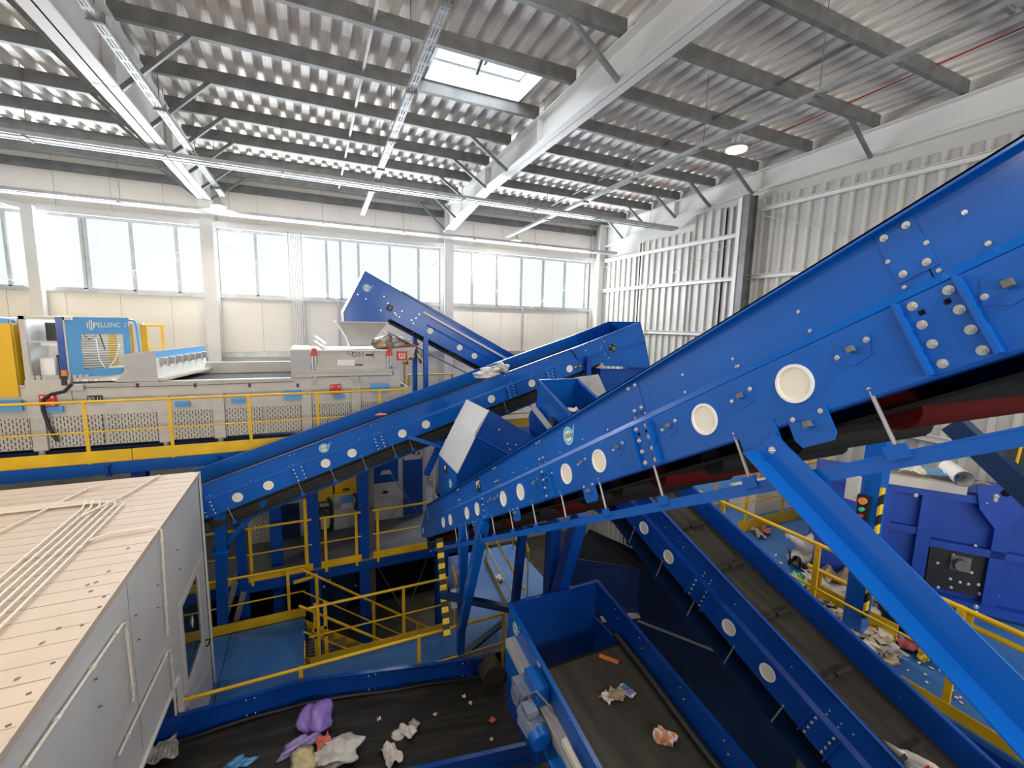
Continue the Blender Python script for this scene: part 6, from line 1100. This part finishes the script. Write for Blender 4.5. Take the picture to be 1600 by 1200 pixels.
L = (('plastic_film', 'big heap of clear film at the left end of the littered platform', 1255, 872, 0.5, 0.46, 0.22, FILM, 'b'), ('plastic_film', 'dark torn film on the big heap of clear film', 1243, 884, 0.3, 0.22, 0.12, BLACK, 's'), ('plastic_film', 'grey film right beside the big heap of clear film', 1285, 885, 0.28, 0.3, 0.16, FILMB, 'b'),
     ('plastic_film', 'green film scrap below the big heap of clear film', 1248, 910, 0.35, 0.22, 0.06, GREENF, 's'), ('plastic_film', 'long pale film spread behind the mid rail', 1290, 925, 0.6, 0.5, 0.1, FILM, 's'), ('plastic_film', 'tan paper heap at the foot of the blue post', 1305, 912, 0.4, 0.4, 0.14, KRAFT, 's'),
     ('plastic_film', 'pale crumpled film heap right of the blue post foot', 1345, 955, 0.36, 0.3, 0.16, PAPER, 'b'), ('plastic_film', 'grey film heap left of the blue tub', 1365, 970, 0.3, 0.26, 0.12, FILM, 'b'), ('plastic_film', 'yellow-green clear bag by the low yellow barrier', 1362, 945, 0.22, 0.2, 0.2, film('lime film', (0.55, 0.52, 0.15)), 'b'),
     ('paper_sheet', 'white curled paper sheet in front of the film heaps', 1350, 985, 0.42, 0.22, 0.05, PAPER, 's'), ('plastic_film', 'blue and white wrapper next to the white curled sheet', 1398, 993, 0.22, 0.12, 0.05, BFILM, 's'), ('plastic_film', 'red-pink torn film on the platform below the blue tub', 1412, 1007, 0.3, 0.2, 0.04, film('pink film', (0.5, 0.12, 0.14)), 's'),
     ('plastic_film', 'yellow twisted wrapper on the blue platform', 1443, 1028, 0.3, 0.1, 0.05, YFILM, 's'), ('paper_scrap', 'small white carton beside the yellow wrapper', 1464, 1037, 0.14, 0.1, 0.05, PAPER, 's'), ('paper_scrap', 'long white paper strip right of the rail post', 1524, 1072, 0.13, 0.36, 0.03, PAPER, 's'),
     ('paper_scrap', 'tiny pale scrap at the right edge of the platform', 1556, 1079, 0.09, 0.08, 0.05, PAPER, 's'), ('plastic_film', 'coral scrap behind the far left litter', 1196, 834, 0.2, 0.14, 0.06, CORAL, 's'), ('paper_scrap', 'tan scrap on the platform near the far yellow toe board', 1184, 837, 0.3, 0.14, 0.06, KRAFT, 's'),
     ('paper_scrap', 'white scrap on the blue floor above the big film heap', 1248, 850, 0.25, 0.1, 0.05, PAPER, 's'), ('plastic_film', 'clear crumpled bag standing near the big blue machine corner', 1283, 845, 0.25, 0.2, 0.2, FILM, 'b'), ('paper_scrap', 'brown shred mass between the big film heap and the blue post', 1275, 905, 0.3, 0.25, 0.1, KRAFT, 's'))
for k, (nm, lab, px, py, sx, sy, sz, m_, ty) in enumerate(L):
    cat = {'plastic_film': 'plastic film', 'paper_sheet': 'paper', 'paper_scrap': 'paper'}[nm]
    if ty == 'b': blob(nm, lab, cat, fl(px, py) - V(0, 0, 0.0), (sx * 0.55, sy * 0.55, sz), m_, 110 + k, 0.8, 4, 0.38, 'litter on the right platform')
    else: sheetlet(nm, lab, cat, fl(px, py), sx, sy, m_, 110 + k, sz, 0.3 + 0.4 * (k % 3), 'litter on the right platform')
# crumbs: litter nobody could count
g = M(); r = random.Random(5)
for k in range(420):
    px, py = r.gauss(0, 1), r.random(); y = 1.2 + 3.9 * r.random(); x = 5.75 + abs(px) * 0.45
    if 2.3 < y < 4.4 or r.random() < 0.3:
        s = 0.012 + 0.03 * r.random() * (1 if 2.3 < y else 0.4); a = r.random() * 6.28; u = V(math.cos(a), math.sin(a), r.uniform(-0.3, 0.3)); v = V(-math.sin(a), math.cos(a), r.uniform(-.3, .3)); g.obox((x, y, ZR + 0.012 + s * 0.3), u * s * 1.6, v * s, u.cross(v) * 0.006)
o = g.build('litter_crumbs', PAPER, None, (5.9, 3, ZR)); tag(o, 'fine pale litter crumbs scattered over the right platform', 'litter'); o['kind'] = 'stuff'
for nm, m_, n_, sd_ in (('litter_film', FILM, 130, 11), ('litter_shreds', KRAFT, 70, 12)):
    g = M(); r = random.Random(sd_)
    for k in range(n_):
        y = 2.25 + 2.0 * r.random(); x = 5.62 + abs(r.gauss(0, 0.28)); s = 0.05 + 0.09 * r.random(); a = r.random() * 6.28; u = V(math.cos(a), math.sin(a), r.uniform(-0.5, 0.5)); v = V(-math.sin(a), math.cos(a), r.uniform(-0.5, 0.5)); c = V(x, y, ZR + 0.03 + 0.08 * r.random())
        g.plate([c - u * s, c - v * s * 0.7 + V(0, 0, r.uniform(0, .05)), c + u * s * r.uniform(0.6, 1.1), c + v * s * 0.8, c + v * s * 0.3 - u * s * 0.6], 0.006, u.cross(v))
    o = g.build(nm, m_, None, (5.8, 3.2, ZR)); tag(o, {'litter_film': 'mass of pale torn film along the near edge of the right platform', 'litter_shreds': 'mass of tan shreds mixed into the pale film on the right platform'}[nm], 'litter'); o['kind'] = 'stuff'
# ================================================================= DAYLIGHT AND ADDED FILL
for k in range(3):
    xa, xb = cols_x[k] + 0.3, cols_x[k + 1] - 0.3
    o = area('window_daylight_%d' % (k + 1), ((xa + xb) / 2, YW - 0.05, (Z0 + Z1) / 2), (math.radians(-90), 0, 0), xb - xa, Z1 - Z0 - 0.1, WIN_W, (0.88, 0.94, 1.0))
area('skylight_daylight', ((SKX0 + SKX1) / 2, (SKY0 + SKY1) / 2, zc + 0.28), (0, 0, 0), SKX1 - SKX0, SKY1 - SKY0, SKY_W, (0.85, 0.92, 1.0))
area('window_daylight_opposite', (-1, -9, 0.5), (math.radians(90 + 30), 0, 0), 22, 3.0, BACK_W, (1.0, 0.96, 0.9))  # invented fill behind the camera to brighten the roof, not a window
